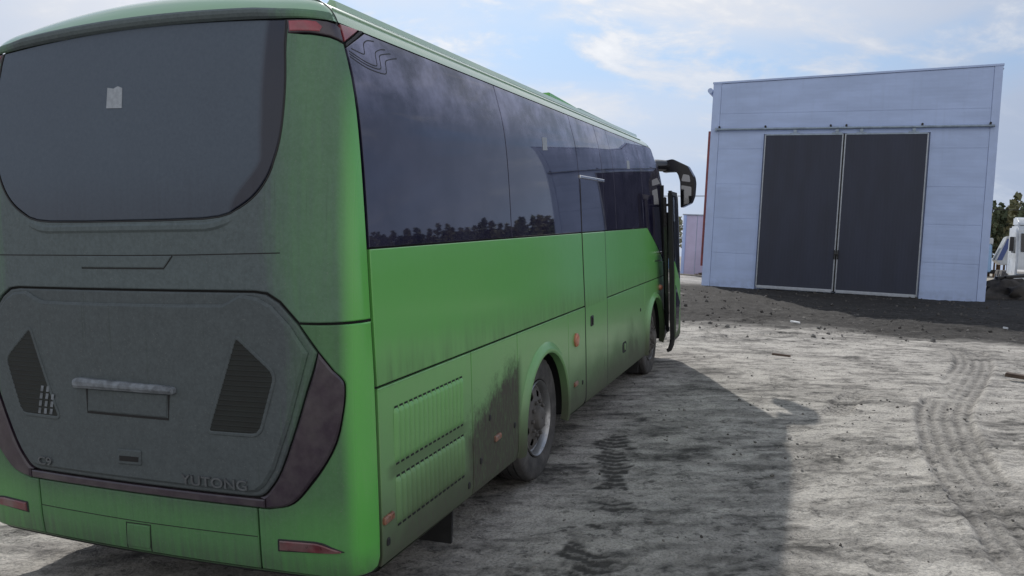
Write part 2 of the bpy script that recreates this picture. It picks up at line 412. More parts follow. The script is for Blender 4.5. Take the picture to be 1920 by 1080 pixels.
# heaps of churned soil in front of the hall
for (hx, hy, hr, hh) in [(4.6,19.5,.9,.10),(5.6,21.5,1.2,.14),(8.2,17.2,1.0,.10),(10.6,18.5,1.5,.16),(12.5,17.3,1.2,.14),(14.5,18.5,1.5,.16),(7,23.5,1.2,.12),(16.2,24.5,1.6,.35),(17.4,27.2,1.5,.5)]:
    q = np.exp(-((GX-hx)**2+(GY-hy)**2*1.4)/hr**2); rel += .45*hh*q*(.5+1.0*fbm(GX*2.5, GY*2.5, 4, 44))
    dark = np.maximum(dark, q*.8)
flat = sstep(3.0, 1.2, np.abs(GX-.3-.37*(GY-6)))*sstep(3, 5, GY)*sstep(13, 11.5, GY)
GZ = GZ+rel*np.clip(near*1.1, .15, 1)*(1-.45*flat)
blot = sstep(.50, .62, fbm(wx*.8+5, wy*1.7, 6, 71, .65))*.5+.5*sstep(.56, .66, fbm(wx*2.6+5, wy*4.4, 5, 73, .65))
scr = sstep(.54, .62, fbm(wx*2.2, wy*9, 5, 75, .65))*.5
damp = np.clip(np.maximum(damp, (blot+scr)*near*.75), 0, 1.4)
ny, nx = GX.shape
gm = bpy.data.meshes.new('ground')
gm.vertices.add(nx*ny); gm.vertices.foreach_set('co', np.stack([GX, GY, GZ], -1).astype(np.float32).ravel())
ii = np.arange(nx*ny).reshape(ny, nx)
quads = np.stack([ii[:-1, :-1], ii[:-1, 1:], ii[1:, 1:], ii[1:, :-1]], -1).reshape(-1, 4)
gm.loops.add(quads.size); gm.loops.foreach_set('vertex_index', quads.ravel().astype(np.int32))
gm.polygons.add(len(quads)); gm.polygons.foreach_set('loop_start', (np.arange(len(quads))*4).astype(np.int32))
gm.polygons.foreach_set('use_smooth', np.ones(len(quads), bool))
for nm_, arr in (('damp', damp), ('soil', dark)):
    a = gm.attributes.new(nm_, 'FLOAT', 'POINT'); a.data.foreach_set('value', arr.astype(np.float32).ravel())
gm.update(); gm.validate()
def ground_mat():
    m, n, b = new_mat('dry_trodden_dirt'); x, y, z = n.coords(); v = n.vec(x, y, z)
    dmp, soil = n.attr('damp'), n.attr('soil')
    a1 = n.noise(n.vec(x*.8, y*1.1, z), 2.8, 9, .68, .6); a2 = n.noise(v, 11, 8, .76, .4); a3 = n.noise(v, 55, 5, .7); a4 = n.noise(n.vec(x, y, 0.0), .35, 4, .5)
    a5 = n.noise(n.vec(x*.8, y*1.25, z), 4.2, 10, .78, 1.0)
    vo = n.node('ShaderNodeTexVoronoi'); vo.inputs['Scale'].default_value = 30; vo.inputs['Randomness'].default_value = 1; n.t.links.new(v, vo.inputs['Vector']); crumb = n.w(vo.outputs['Distance'])
    c = n.mix(a1.ss(.32, .66), (.285, .27, .25), (.475, .452, .415))
    c = n.mix(a4.ss(.35, .65)*.4, c, (.50, .47, .425))
    c = n.mix(a3.ss(.48, .60)*.5, c, (.14, .135, .13))
    c = n.mix(crumb.ss(.30, .10)*a1.ss(.55, .40)*.5, c, (.50, .485, .46))
    c = n.mix(a2.ss(.545, .60)*a1.ss(.62, .42)*.8, c, (.085, .082, .078))
    c = n.mix(a5.ss(.56, .62)*.6, c, (.065, .062, .059))
    c = n.mix((dmp*(a2*1.5+.25)).clamp()*.92, c, (.045, .043, .041))
    c = n.mix((soil*(a5.ss(.30, .48)*.95+a1*.3+.22)).clamp()*.97, c, n.mix(a2.ss(.35, .7), (.011, .0105, .011), (.042, .039, .037)))
    far = y.ss(34, 60); c = n.mix(far*a1, c, (.20, .17, .12))
    bsdf(n, b, col=c, rough=.95, spec=.2, nor=n.bump(a2*.5+a3*.3+a5*.5-crumb*.25, .9, .036)); return m
gm.materials.append(ground_mat())
ground = link(bpy.data.objects.new('ground', gm), kind='structure')

# ------------------------------------------------------------------ bus surface
def pchip(xs, ys):
    xs = np.array(xs, float); ys = np.array(ys, float); h = np.diff(xs); d = np.diff(ys)/h
    mm = np.zeros(len(xs)); mm[0] = d[0]; mm[-1] = d[-1]
    for i in range(1, len(xs)-1):
        if d[i-1]*d[i] > 0:
            w1 = 2*h[i]+h[i-1]; w2 = h[i]+2*h[i-1]; mm[i] = (w1+w2)/(w1/d[i-1]+w2/d[i])
    X = np.linspace(xs[0], xs[-1], 3000); i = np.clip(np.searchsorted(xs, X)-1, 0, len(h)-1); t = (X-xs[i])/h[i]; t2 = t*t; t3 = t2*t
    Yt = ((2*t3-3*t2+1)*ys[i]+(t3-2*t2+t)*h[i]*mm[i]+(-2*t3+3*t2)*ys[i+1]+(t3-t2)*h[i]*mm[i+1]).tolist()
    x0, dx_ = xs[0], (xs[-1]-xs[0])/2999
    def f(x):
        u = (x-x0)/dx_
        if u <= 0: return Yt[0]
        if u >= 2998.999: return Yt[-1]
        k = int(u); r = u-k; return Yt[k]*(1-r)+Yt[k+1]*r
    return f
wz = pchip([.30,.40,.6,1.2,1.57,1.9,2.2,2.42,2.57,2.7,2.85,2.95,3.03,3.08,3.11], [1.228,1.25,1.253,1.25,1.24,1.231,1.22,1.208,1.195,1.176,1.14,1.113,1.07,1.0,.92])
yr = pchip([.30,.40,.66,1.2,1.9,2.3,2.7,2.9,2.95,3.03,3.08,3.11], [-.02,-.05,-.06,-.075,-.075,-.06,-.02,.015,.03,.06,.12,.22])
yfr = pchip([.30,.5,1.2,1.8,2.4,2.8,2.95,3.03,3.08,3.11], [8.9,9.0,9.0,8.92,8.72,8.5,8.38,8.25,8.12,8.0])
AR = pchip([.3,2.8,2.97,3.11], [0,0,.04,.08])
XS, XC, BU = 1.03, 1.375, .04
def rear(xp, z):
    w_ = wz(z); y0 = yr(z); a = abs(xp); sg = 1 if xp >= 0 else -1
    rx = .22; yb = y0+BU; ry = max(.2, yb+.06)-yb
    if a <= XS: x, y = sg*a*(w_-rx)/XS, y0+BU*(a/XS)**2
    else:
        t = min(1.0, (a-XS)/(XC-XS))*math.pi/2; e = 2/2.2
        x, y = sg*(w_-rx+rx*math.sin(t)**e), yb+ry*(1-max(0, math.cos(t))**e)
        if a > XC: y += a-XC
    return Vector((x, y, z+AR(z)*(1-(x/w_)**2)))
def sidef(sg):
    def f(y, z):
        w_ = wz(z); yF = yfr(z); ry = .75; rx = .32
        if y > yF-ry:
            t = min(.995, (y-(yF-ry))/ry); w_ = w_-rx+rx*math.sqrt(max(0, 1-t*t))
        return Vector((sg*w_, y, z))
    return f
sideR, sideL = sidef(1), sidef(-1)
def front(xp, z):
    w_ = wz(z); yF = yfr(z); a = min(abs(xp), w_-.02); t = max(0, (a-(w_-.32))/.32)
    return Vector((math.copysign(a, xp), yF-.75*(1-math.sqrt(max(0, 1-t*t)))-.06*(a/w_)**2, z))
def nrm(fn, a, b, flip):
    e = .004; n_ = (fn(a+e, b)-fn(a-e, b)).cross(fn(a, b+e)-fn(a, b-e))
    if n_.length < 1e-12: n_ = Vector((0, -1, 0))
    n_.normalize(); return -n_ if flip else n_
RCUT = ([-1.375+.055*k for k in range(51)], [.3+.08*k for k in range(36)])
SCUT = ([.3+.3*k for k in range(26)]+[8.1+.06*k for k in range(14)], [.3,.4,.5,.8,1.2,1.5]+[1.7+.05*k for k in range(26)])
CUTS = {rear: RCUT, sideR: SCUT, sideL: SCUT, front: ([-1.25+.1*k for k in range(26)], SCUT[1])}
def wrap(name, pts, fn, mat, parent, top=.004, base=-.012, bev=.004, holes=(), flat=None, **props):
    """a panel cut to a flat outline, with a bevelled edge and thickness, laid on the bus's surface"""
    bm = bmesh.new()
    if flat: flat(bm)
    else:
        vs = [bm.verts.new((p[0], p[1], 0)) for p in pts]; fc = bm.faces.new(vs)
        if fc.normal.z < 0 or sum((pts[i-1][0]*p[1]-p[0]*pts[i-1][1]) for i, p in enumerate(pts)) < 0: fc.normal_flip()
        bm.normal_update()
        inner = [fc]
        if bev: bmesh.ops.inset_region(bm, faces=inner, thickness=bev, use_even_offset=True, use_boundary=True)
        iv = {v_ for f in inner for v_ in f.verts}
        bd = [e for e in bm.edges if e.is_boundary]
        for v_ in bm.verts: v_.co.z = top if v_ in iv and bev else (top-bev*.75 if bev else top)
        r = bmesh.ops.extrude_edge_only(bm, edges=bd)
        for g in r['geom']:
            if isinstance(g, bmesh.types.BMVert): g.co.z = base
        bmesh.ops.recalc_face_normals(bm, faces=bm.faces[:])
        tf = max(bm.faces, key=lambda f: f.calc_area())
        if tf.normal.z < 0: bmesh.ops.reverse_faces(bm, faces=bm.faces[:])
    bmesh.ops.triangulate(bm, faces=[f for f in bm.faces if len(f.verts) > 4])
    xs = [v_.co.x for v_ in bm.verts]; ys = [v_.co.y for v_ in bm.verts]
    for k, (lo, hi) in enumerate(((min(xs), max(xs)), (min(ys), max(ys)))):
        for c_ in CUTS[fn][k]:
            if lo+1e-4 < c_ < hi-1e-4:
                co = (c_, 0, 0) if k == 0 else (0, c_, 0); no = (1, 0, 0) if k == 0 else (0, 1, 0)
                bmesh.ops.bisect_plane(bm, geom=bm.verts[:]+bm.edges[:]+bm.faces[:], plane_co=co, plane_no=no, dist=1e-5)
    flip = fn in (sideL, front)
    bm.verts.index_update(); bm.faces.index_update()
    flatn = {f.index: f.normal.z > .995 for f in bm.faces}
    N_ = {}
    for v_ in bm.verts:
        a, b, d = v_.co; n_ = nrm(fn, a, b, flip); N_[v_.index] = n_; v_.co = fn(a, b)+n_*d
    if flip: bmesh.ops.reverse_faces(bm, faces=bm.faces[:])
    bm.normal_update()
    me = bpy.data.meshes.new(name); bm.to_mesh(me)
    ln = []
    for p in me.polygons:
        for li in p.loop_indices:
            ln.append(N_[me.loops[li].vertex_index] if flatn.get(p.index) else p.normal.copy())
    bm.free(); me.polygons.foreach_set('use_smooth', [True]*len(me.polygons))
    me.normals_split_custom_set(ln); me.materials.append(mat)
    return link(bpy.data.objects.new(name, me), parent, **props)
def mir(pts): return [(-a, b) for a, b in pts][::-1]
def strip(path, width):
    """thin ribbon polygon along a path"""
    L, R = [], []
    for i, p in enumerate(path):
        a, b = Vector(path[max(i-1, 0)]), Vector(path[min(i+1, len(path)-1)]); t = (b-a).normalized(); q = Vector((-t.y, t.x))*width/2
        L.append(tuple(Vector(p)+q)); R.append(tuple(Vector(p)-q))
    return L+R[::-1]

# ------------------------------------------------------------------ the bus
AX = [(2.76, .47), (7.28, .47)]           # axles: y, z
ARCH = .535
def shell():
    """dark inner hull seen in the joints, with wheel openings"""
    bm = bmesh.new(); zs = [.33, .45]+[.5+.05*k for k in range(16)]+[1.4,1.7,1.9,2.2,2.42,2.57,2.7,2.8,2.9,2.97]
    ys = [.2+.05*k for k in range(int((8.9-.2)/.05))]
    rows = []
    for z in zs:
        ring = [rear(-XC+2*XC*k/60, z) for k in range(61)]
        ring += [sideR(min(y, yfr(z)-.02), z) for y in ys[1:]]
        ring += [front(wz(z)*(.6-.1*k), z) for k in range(13)]
        ring += [sideL(min(y, yfr(z)-.02), z) for y in ys[:0:-1]]
        c_ = Vector((0, 4.5, z)); out = []
        for p in ring:
            q = p.copy(); q.x *= .988; q.y = 4.5+(q.y-4.5)*.9965; out.append(bm.verts.new(q))
        rows.append(out)
    for A, B in zip(rows, rows[1:]):
        for k in range(len(A)):
            f = (A[k], A[(k+1) % len(A)], B[(k+1) % len(A)], B[k]); cc = sum((v_.co for v_ in f), Vector())/4
            if any(abs(cc.x) > 1.1 and math.hypot(cc.y-ay, cc.z-az) < ARCH+.03 for ay, az in AX): continue
            if cc.x > 0 and 7.95 < cc.y < 8.62 and .42 < cc.z < 2.45: continue        # the open doorway
            try: bm.faces.new(f)
            except ValueError: pass
    bmesh.ops.recalc_face_normals(bm, faces=bm.faces[:])
    return finish(bm, 'hull', M['shell'], bus, 50)
shell()
# floor pan and wheel housings
bm = bmesh.new(); box(bm, -.80, .80, .15, 8.7, .36, .42)
for a, b in ((.1, 2.2), (3.35, 6.7), (7.9, 8.7)):
    for sgn in (1, -1): box(bm, min(sgn*.81, sgn*1.21), max(sgn*.81, sgn*1.21), a, b, .365, .425)
finish(bm, 'floor_pan', M['shell'], bus)
for (ay, az) in AX:
    for sgn in (1, -1):
        bm = bmesh.new(); A = []
        for k in range(25):
            t = math.pi*(-.05+1.1*k/24); A.append((ay+.57*math.cos(t), az+.57*math.sin(t)))
        i0 = [bm.verts.new((sgn*.6, p[0], p[1])) for p in A]; i1 = [bm.verts.new((sgn*1.235, p[0], p[1])) for p in A]
        for k in range(24): bm.faces.new((i0[k], i0[k+1], i1[k+1], i1[k]))
        bm.faces.new(i0); finish(bm, 'wheel_housing', M['shell'], bus)

# ---- roof: rings that close over the top
def roof_rings():
    bm = bmesh.new(); rows = []
    for z in [2.968, 2.985, 3.005, 3.03, 3.055, 3.075, 3.09, 3.10, 3.11]:
        ring = [rear(-XC+2*XC*k/80, z) for k in range(81)]
        ysd = [.2+(yfr(z)-.75-.2)*k/40 for k in range(1, 41)]+[yfr(z)-.75+.72*math.sin(k/12*math.pi/2) for k in range(1, 12)]
        ring += [sideR(y, z) for y in ysd]
        ring += [front((wz(z)-.30)*(1-2*k/12), z) for k in range(13)]
        ring += [sideL(y, z) for y in ysd[::-1]]
        out = []
        for p in ring:
            q = p.copy()
            if q.y > .3: q.z = z+AR(z)*(1-(q.x/wz(z))**2)
            out.append(q)
        rows.append(out)
    last = rows[-1]
    for k, (sx, lift) in enumerate([(.93, -.006), (.85, -.002), (.6, .018), (.3, .03), (.02, .034)]):
        out = []
        for p in last:
            cy = min(max(p.y, .9), 7.3); q = Vector((p.x*sx, cy+(p.y-cy)*sx, 3.11+AR(3.11)*(1-(p.x*sx/.92)**2)*1.0+lift)); out.append(q)
        rows.append(out)
    V = [[bm.verts.new(p) for p in r] for r in rows]
    for A, B in zip(V, V[1:]):
        for k in range(len(A)): bm.faces.new((A[k], A[(k+1) % len(A)], B[(k+1) % len(A)], B[k]))
    bmesh.ops.remove_doubles(bm, verts=bm.verts[:], dist=.0004)
    bmesh.ops.recalc_face_normals(bm, faces=bm.faces[:])
    return bm
for nm_, lo, hi in (('roof', .206, 99), ('rear_cap', -99, .194)):
    bm = roof_rings()
    for c_, cin, cout in ((lo, True, False), (hi, False, True)):
        if abs(c_) < 90:
            bmesh.ops.bisect_plane(bm, geom=bm.verts[:]+bm.edges[:]+bm.faces[:], plane_co=(0, c_, 0), plane_no=(0, 1, 0), clear_inner=cin, clear_outer=cout)
    finish(bm, nm_, M['roof'], bus, 60)
bm = bmesh.new(); tube(bm, [(sx_*(wz(2.97)-.004), .195, 2.95) for sx_ in (1,)]+[(wz(z)-.006, .2, z) for z in (2.98, 3.0, 3.03, 3.05, 3.07, 3.08, 3.09, 3.10, 3.11)], .008, 6)
finish(bm, 'roof_joint', M['black'], bus)
for sgn in (1, -1):          # drip rail along the cant
    bm = bmesh.new(); tube(bm, [(sgn*(wz(3.035)+.002), y, 3.035) for y in np.linspace(.22, 7.3, 20)], .007, 6); finish(bm, 'drip_rail', M['roof'], bus)
    bm = bmesh.new(); prism(bm, [(sgn*.90, 3.118), (sgn*.965, 3.10), (sgn*.955, 3.135), (sgn*.925, 3.145)], .42, 7.6, 'y'); finish(bm, 'roof_rail', M['roof'], bus)

# ---- rear
RW = [(1.044,2.958),(1.019,2.81),(.979,2.564),(.955,2.443),(.924,2.347),(.866,2.239),(.783,2.155),(.661,2.088),(.506,2.066),(.25,2.062)]
RW = smoothline(RW[:8], 4)+[(.60,2.074),(.506,2.066),(.25,2.062)]
RWfull = RW+[(-a, b) for a, b in RW[::-1]]+[(-.75,2.962),(-.3,2.966),(0,2.967),(.3,2.966),(.75,2.962)]
wrap('rear_window', RWfull, rear, M['rglass'], bus, top=.002, base=-.01, bev=.004, label='dust-covered rear window with a paper notice')
rwo = bus.children[-1]
wrap('paper_notice', [(-.103,2.617),(0.004,2.612),(.0,2.712),(-.03,2.722),(-.06,2.712),(-.103,2.719)], rear, M['paper'], rwo, top=.005, base=.001, bev=0)
# seal round the window
def ring_strip(pts, wd):
    return strip(pts+[pts[0]], wd)
seal = [(a+.007*(1 if b > 2.09 else .2), b-(.007 if b < 2.3 else 0)) for a, b in RW]
wrap('window_seal', strip(seal+[(-a, b) for a, b in seal[::-1]], .008), rear, M['black'], bus, top=.004, base=-.01, bev=.003)
# lip over the window
def lipflat(bm):
    n_ = 56; prof = [(2.966, .0), (2.970, .020), (2.980, .032), (2.992, .036), (3.003, .026), (3.008, .0)]
    rows = [[bm.verts.new((-1.37+2.74*k/n_, zz, dd*min(1, (1.38-abs(-1.37+2.74*k/n_))/.5)**1.5)) for k in range(n_+1)] for zz, dd in prof]
    for A, B in zip(rows, rows[1:]):
        for k in range(n_): bm.faces.new((A[k], A[k+1], B[k+1], B[k]))
o_ = wrap('rear_lip', None, rear, M['rear'], bus, flat=lipflat)
o_.data.polygons.foreach_set('use_smooth', [True]*len(o_.data.polygons))
# top lamps
for sgn in (1, -1):
    P = [(1.05,2.957),(1.165,2.958),(1.278,2.954),(1.34,2.948),(1.365,2.936),(1.365,2.872),(1.273,2.888),(1.155,2.898),(1.05,2.898)]
    Q = [(1.06,2.950),(1.14,2.951),(1.20,2.948),(1.23,2.925),(1.21,2.902),(1.06,2.905)]
    lp = wrap('high_lamp', P if sgn > 0 else mir(P), rear, M['lampdk'], bus, top=.006, bev=.004)
    wrap('red_lens', Q if sgn > 0 else mir(Q), rear, M['red'], lp, top=.010, base=.004, bev=.003)
    T = [(.208,2.958),(.375,2.966),(.208,2.878)]
    wrap('side_lamp_lens', T, sideR if sgn > 0 else sideL, M['red'], lp, top=.006, bev=.003)
    B_ = [(.392,2.966),(.208,2.868),(.208,2.852),(.42,2.966)]
    wrap('lamp_trim', B_, sideR if sgn > 0 else sideL, M['black'], lp, top=.007, bev=.002)
# upper panel with both corner pillars; tail lamps, hatch
G_ = .006
HT = [(0,1.716),(.775,1.716),(.843,1.708),(.912,1.668),(1.004,1.570),(1.088,1.442)]         # hatch top right half
IN = [(1.066,1.367),(.974,1.112),(.872,.874),(.806,.777),(.759,.735),(.70,.724),(0,.724)]     # inner edge of the lamp band
OUT = [(1.150,1.355),(1.190,1.312),(1.200,1.27),(1.187,1.164),(1.147,1.016),(1.064,.876),(.963,.751),(.887,.697),(.784,.676)]
OUT = smoothline(OUT, 3); IN = smoothline(IN[:6], 3)+[IN[6]]
up = [(a+.006, b+.006) for a, b in HT[1:5]]
seamx = XC-.009
UR = [(0,2.052)]+[(a+.010*(1 if b > 2.1 else .3), b-.008*(1 if b < 2.3 else .3)) for a, b in RW[::-1]]+[(1.052,2.89),(1.155,2.888),(1.273,2.878),(seamx,2.862),(seamx,1.575),(1.012,1.577)]+up[3::-1]+[(0,1.722)]
UL = [(-a, b) for a, b in UR[::-1]]
upper = wrap('rear_upper_panel', UR[1:-1]+UL[1:-1], rear, M['rear'], bus, top=.004, bev=.005)
# moulded step under the window, crease and handle recess
def ledge(bm):
    prof = [(2.045,.003),(2.032,.012),(2.012,.014),(2.000,.004)]; n_ = 40
    rows = [[bm.verts.new((-.70+1.40*k/n_, zz+.05*max(0, (abs(-.70+1.4*k/n_)-.5)/.2)**2, dd*min(1, (.71-abs(-.70+1.4*k/n_))/.1))) for k in range(n_+1)] for zz, dd in prof[::-1]]
    for A, B in zip(rows, rows[1:]):
        for k in range(n_): bm.faces.new((A[k], A[k+1], B[k+1], B[k]))
wrap('moulded_step', None, rear, M['rear'], upper, flat=ledge)
wrap('crease', strip([(-.93,1.889),(-.4,1.888),(0,1.887),(.4,1.889),(.93,1.897)], .005), rear, M['shell'], upper, top=.0048, base=.002, bev=0)
wrap('handle_flap', [(-.315,1.884),(-.281,1.827),(.259,1.827),(.313,1.884)], rear, M['rear'], upper, top=.008, base=.002, bev=.004)
wrap('flap_gap', strip([(-.281,1.823),(.259,1.823),(.285,1.85),(.316,1.884)], .006), rear, M['shell'], upper, top=.006, base=.002, bev=0)
# engine hatch
HR = [(a-.006*(a > .5), b-.006) for a, b in HT]+[(a-.006*(a > .1), b+.003) for a, b in IN]
HL = [(-a, b) for a, b in HR[::-1]]
hpts = HR[1:-1]+HL[1:-1]
hatch = wrap('engine_hatch', hpts, rear, M['hatch'], bus, top=.006, bev=.008)
# raised lower field below the recess
RC = [(-.70,1.700),(-.63,1.668),(-.57,1.650),(-.3,1.648),(.3,1.650),(.60,1.655),(.64,1.672),(.705,1.703)]
fld = RC+[(.80,1.69),(.87,1.655),(.965,1.56),(1.045,1.437),(1.02,1.36),(.935,1.112),(.835,.874),(.775,.79),(.73,.757),(.69,.750),(-.69,.750),(-.73,.757),(-.775,.79),(-.835,.874),(-.935,1.112),(-1.02,1.36),(-1.045,1.437),(-.965,1.56),(-.87,1.655),(-.80,1.69)]
field = wrap('hatch_face', fld, rear, M['hatch'], hatch, top=.022, base=.004, bev=.014)
VP = rnd_poly([(.672,1.510),(.88,1.335),(.775,1.036),(.482,1.034)], [.03,.05,.05,.03])
for sgn in (1, -1):
    P = VP if sgn > 0 else mir(VP)
    vr = wrap('vent_rim', strip(P+[P[0], P[1]], .018), rear, M['hatch'], hatch, top=.027, base=.01, bev=.004)
    vg = wrap('vent_grille', P, rear, M['grille'], hatch, top=.0235, base=.01, bev=.002)
    for k in range(18):
        zz = 1.052+.0245*k
        # grille bars clipped to the vent outline
        xs_ = []
        for i in range(len(P)):
            (a0, b0), (a1, b1) = P[i-1], P[i]
            if (b0-zz)*(b1-zz) < 0: xs_.append(a0+(a1-a0)*(zz-b0)/(b1-b0))
        if len(xs_) >= 2:
            wrap('grille_bar', [(min(xs_)+.006, zz-.004), (max(xs_)-.006, zz-.004), (max(xs_)-.006, zz+.004), (min(xs_)+.006, zz+.004)], rear, M['grille'], vg, top=.0258, base=.022, bev=.002)
for k in range(3):      # pale raised patches stand in for light through the left grille
    for j in range(4 if k < 2 else 3):
        x_ = -.640+.043*k+.010*j; z_ = 1.050+.040*j
        wrap('grille_light_patch', [(x_, z_), (x_+.019, z_), (x_+.027, z_+.030), (x_+.008, z_+.030)], rear, M['bar'], hatch, top=.0272, base=.025, bev=0)
lb = wrap('plate_lamp_bar', rnd_poly([(-.352,1.210),(.308,1.213),(.308,1.243),(.27,1.250),(-.324,1.262),(-.352,1.248)], .012, 3), rear, M['bar'], hatch, top=.055, base=.018, bev=.016)
wrap('plate_recess', strip([(-.272,1.205),(-.278,1.083),(.252,1.083),(.262,1.205)], .012), rear, M['shell'], hatch, top=.0235, base=.018, bev=0)
wrap('plate_panel', [(-.262,1.092),(.242,1.092),(.252,1.205),(-.258,1.205)], rear, M['hatch'], hatch, top=.027, base=.018, bev=.004)
lk = wrap('hatch_lock', rnd_poly([(-.095,.828),(.060,.831),(.066,.910),(-.089,.907)], .01, 3), rear, M['hatch'], hatch, top=.030, base=.018, bev=.006)
wrap('lock_slot', [(-.078,.846),(.046,.850),(.05,.876),(-.076,.874)], rear, M['shell'], lk, top=.0318, base=.028, bev=.001)
def text_part(txt, size, x, z, sx=1.0, bold=.012, spacing=1.0):
    cu = bpy.data.curves.new('t', 'FONT'); cu.body = txt; cu.size = size; cu.offset = bold*size; cu.extrude = .006; cu.space_character = spacing
    to = bpy.data.objects.new('t', cu); COL.objects.link(to)
    dg = bpy.context.evaluated_depsgraph_get(); me = bpy.data.meshes.new_from_object(to.evaluated_get(dg))
    bpy.data.objects.remove(to); bm = bmesh.new(); bm.from_mesh(me); bpy.data.meshes.remove(me)
    x0 = min(v_.co.x for v_ in bm.verts); z0 = min(v_.co.y for v_ in bm.verts)
    for v_ in bm.verts:
        a, b, d = v_.co; p = (x+(a-x0)*sx, z+(b-z0)); n_ = nrm(rear, *p, False); v_.co = rear(*p)+n_*(.026+d)
    return finish(bm, 'lettering', M['badge'], hatch, 30)
text_part('YUTONG', .070, .305, .762, 1.28, .012, 1.02)
text_part('C9', .062, -.672, .768, 1.45, .006)
# lamp band: two side lamps and the strip between
for sgn in (1, -1):
    P = [(1.090,1.436)]+[(a-.003, b) for a, b in OUT]+[(.772,.676),(.772,.718)]+[(a+.006, b-.002) for a, b in IN[:-2][::-1] if b > .728]
    P = P if sgn > 0 else mir(P)
    wrap('tail_lamp', P, rear, M['lampdk'], bus, top=.014, base=-.01, bev=.010)
wrap('lamp_strip', [(-.766,.676),(.766,.676),(.766,.717),(-.766,.717)], rear, M['lampdk'], bus, top=.010, base=-.01, bev=.006)
# bumper
CR = [(1.012,1.565),(seamx,1.561),(seamx,.41),(1.35,.365),(1.30,.352),(1.037,.360),(.726,.362),(.725,.668),(.784,.668)]+[(a+.007, b-.004) for a, b in OUT[-2::-1]]+[(1.095,1.438)]
for sgn in (1, -1):
    bc = wrap('bumper_corner', CR if sgn > 0 else mir(CR), rear, M['bumper'], bus, top=.005, bev=.006)
    P = rnd_poly([(.833,.474),(1.148,.490),(1.044,.528),(.835,.522)], [.005,.004,.03,.006], 4)
    wrap('lamp_bezel', [(a+(a-.97)*.08, b+(b-.5)*.3) for a, b in (P)] if sgn > 0 else mir([(a+(a-.97)*.08, b+(b-.5)*.3) for a, b in P]), rear, M['black'], bc, top=.009, base=.002, bev=.003)
    wrap('rear_reflector', P if sgn > 0 else mir(P), rear, M['fog'], bc, top=.014, base=.004, bev=.005)
bmp = wrap('bumper', [(-.716,.362),(.716,.362),(.716,.668),(-.716,.668)], rear, M['bumper'], bus, top=.005, bev=.006)
wrap('crease', strip([(-.712,.527),(0,.523),(.712,.528)], .004), rear, M['shell'], bmp, top=.0058, base=.003, bev=0)
wrap('towing_eye_cover', rnd_poly([(-.10,.385),(.052,.385),(.062,.506),(-.09,.503)], .014, 3), rear, M['bumper'], bmp, top=.010, base=.003, bev=.003)
wrap('cover_gap', strip([(-.105,.37),(-.095,.509),(.066,.512),(.056,.37)], .006), rear, M['shell'], bmp, top=.0062, base=.003, bev=0)
def bumpcurl(bm):
    n_ = 60; prof = [(.306,-.10),(.318,-.04),(.338,-.012),(.362,.003)]
    rows = [[bm.verts.new((-1.37+2.74*k/n_, zz, dd)) for k in range(n_+1)] for zz, dd in prof]
    for A, B in zip(rows, rows[1:]):
        for k in range(n_): bm.faces.new((A[k], A[k+1], B[k+1], B[k]))
wrap('bumper_underside', None, rear, M['bumper'], bus, flat=bumpcurl)

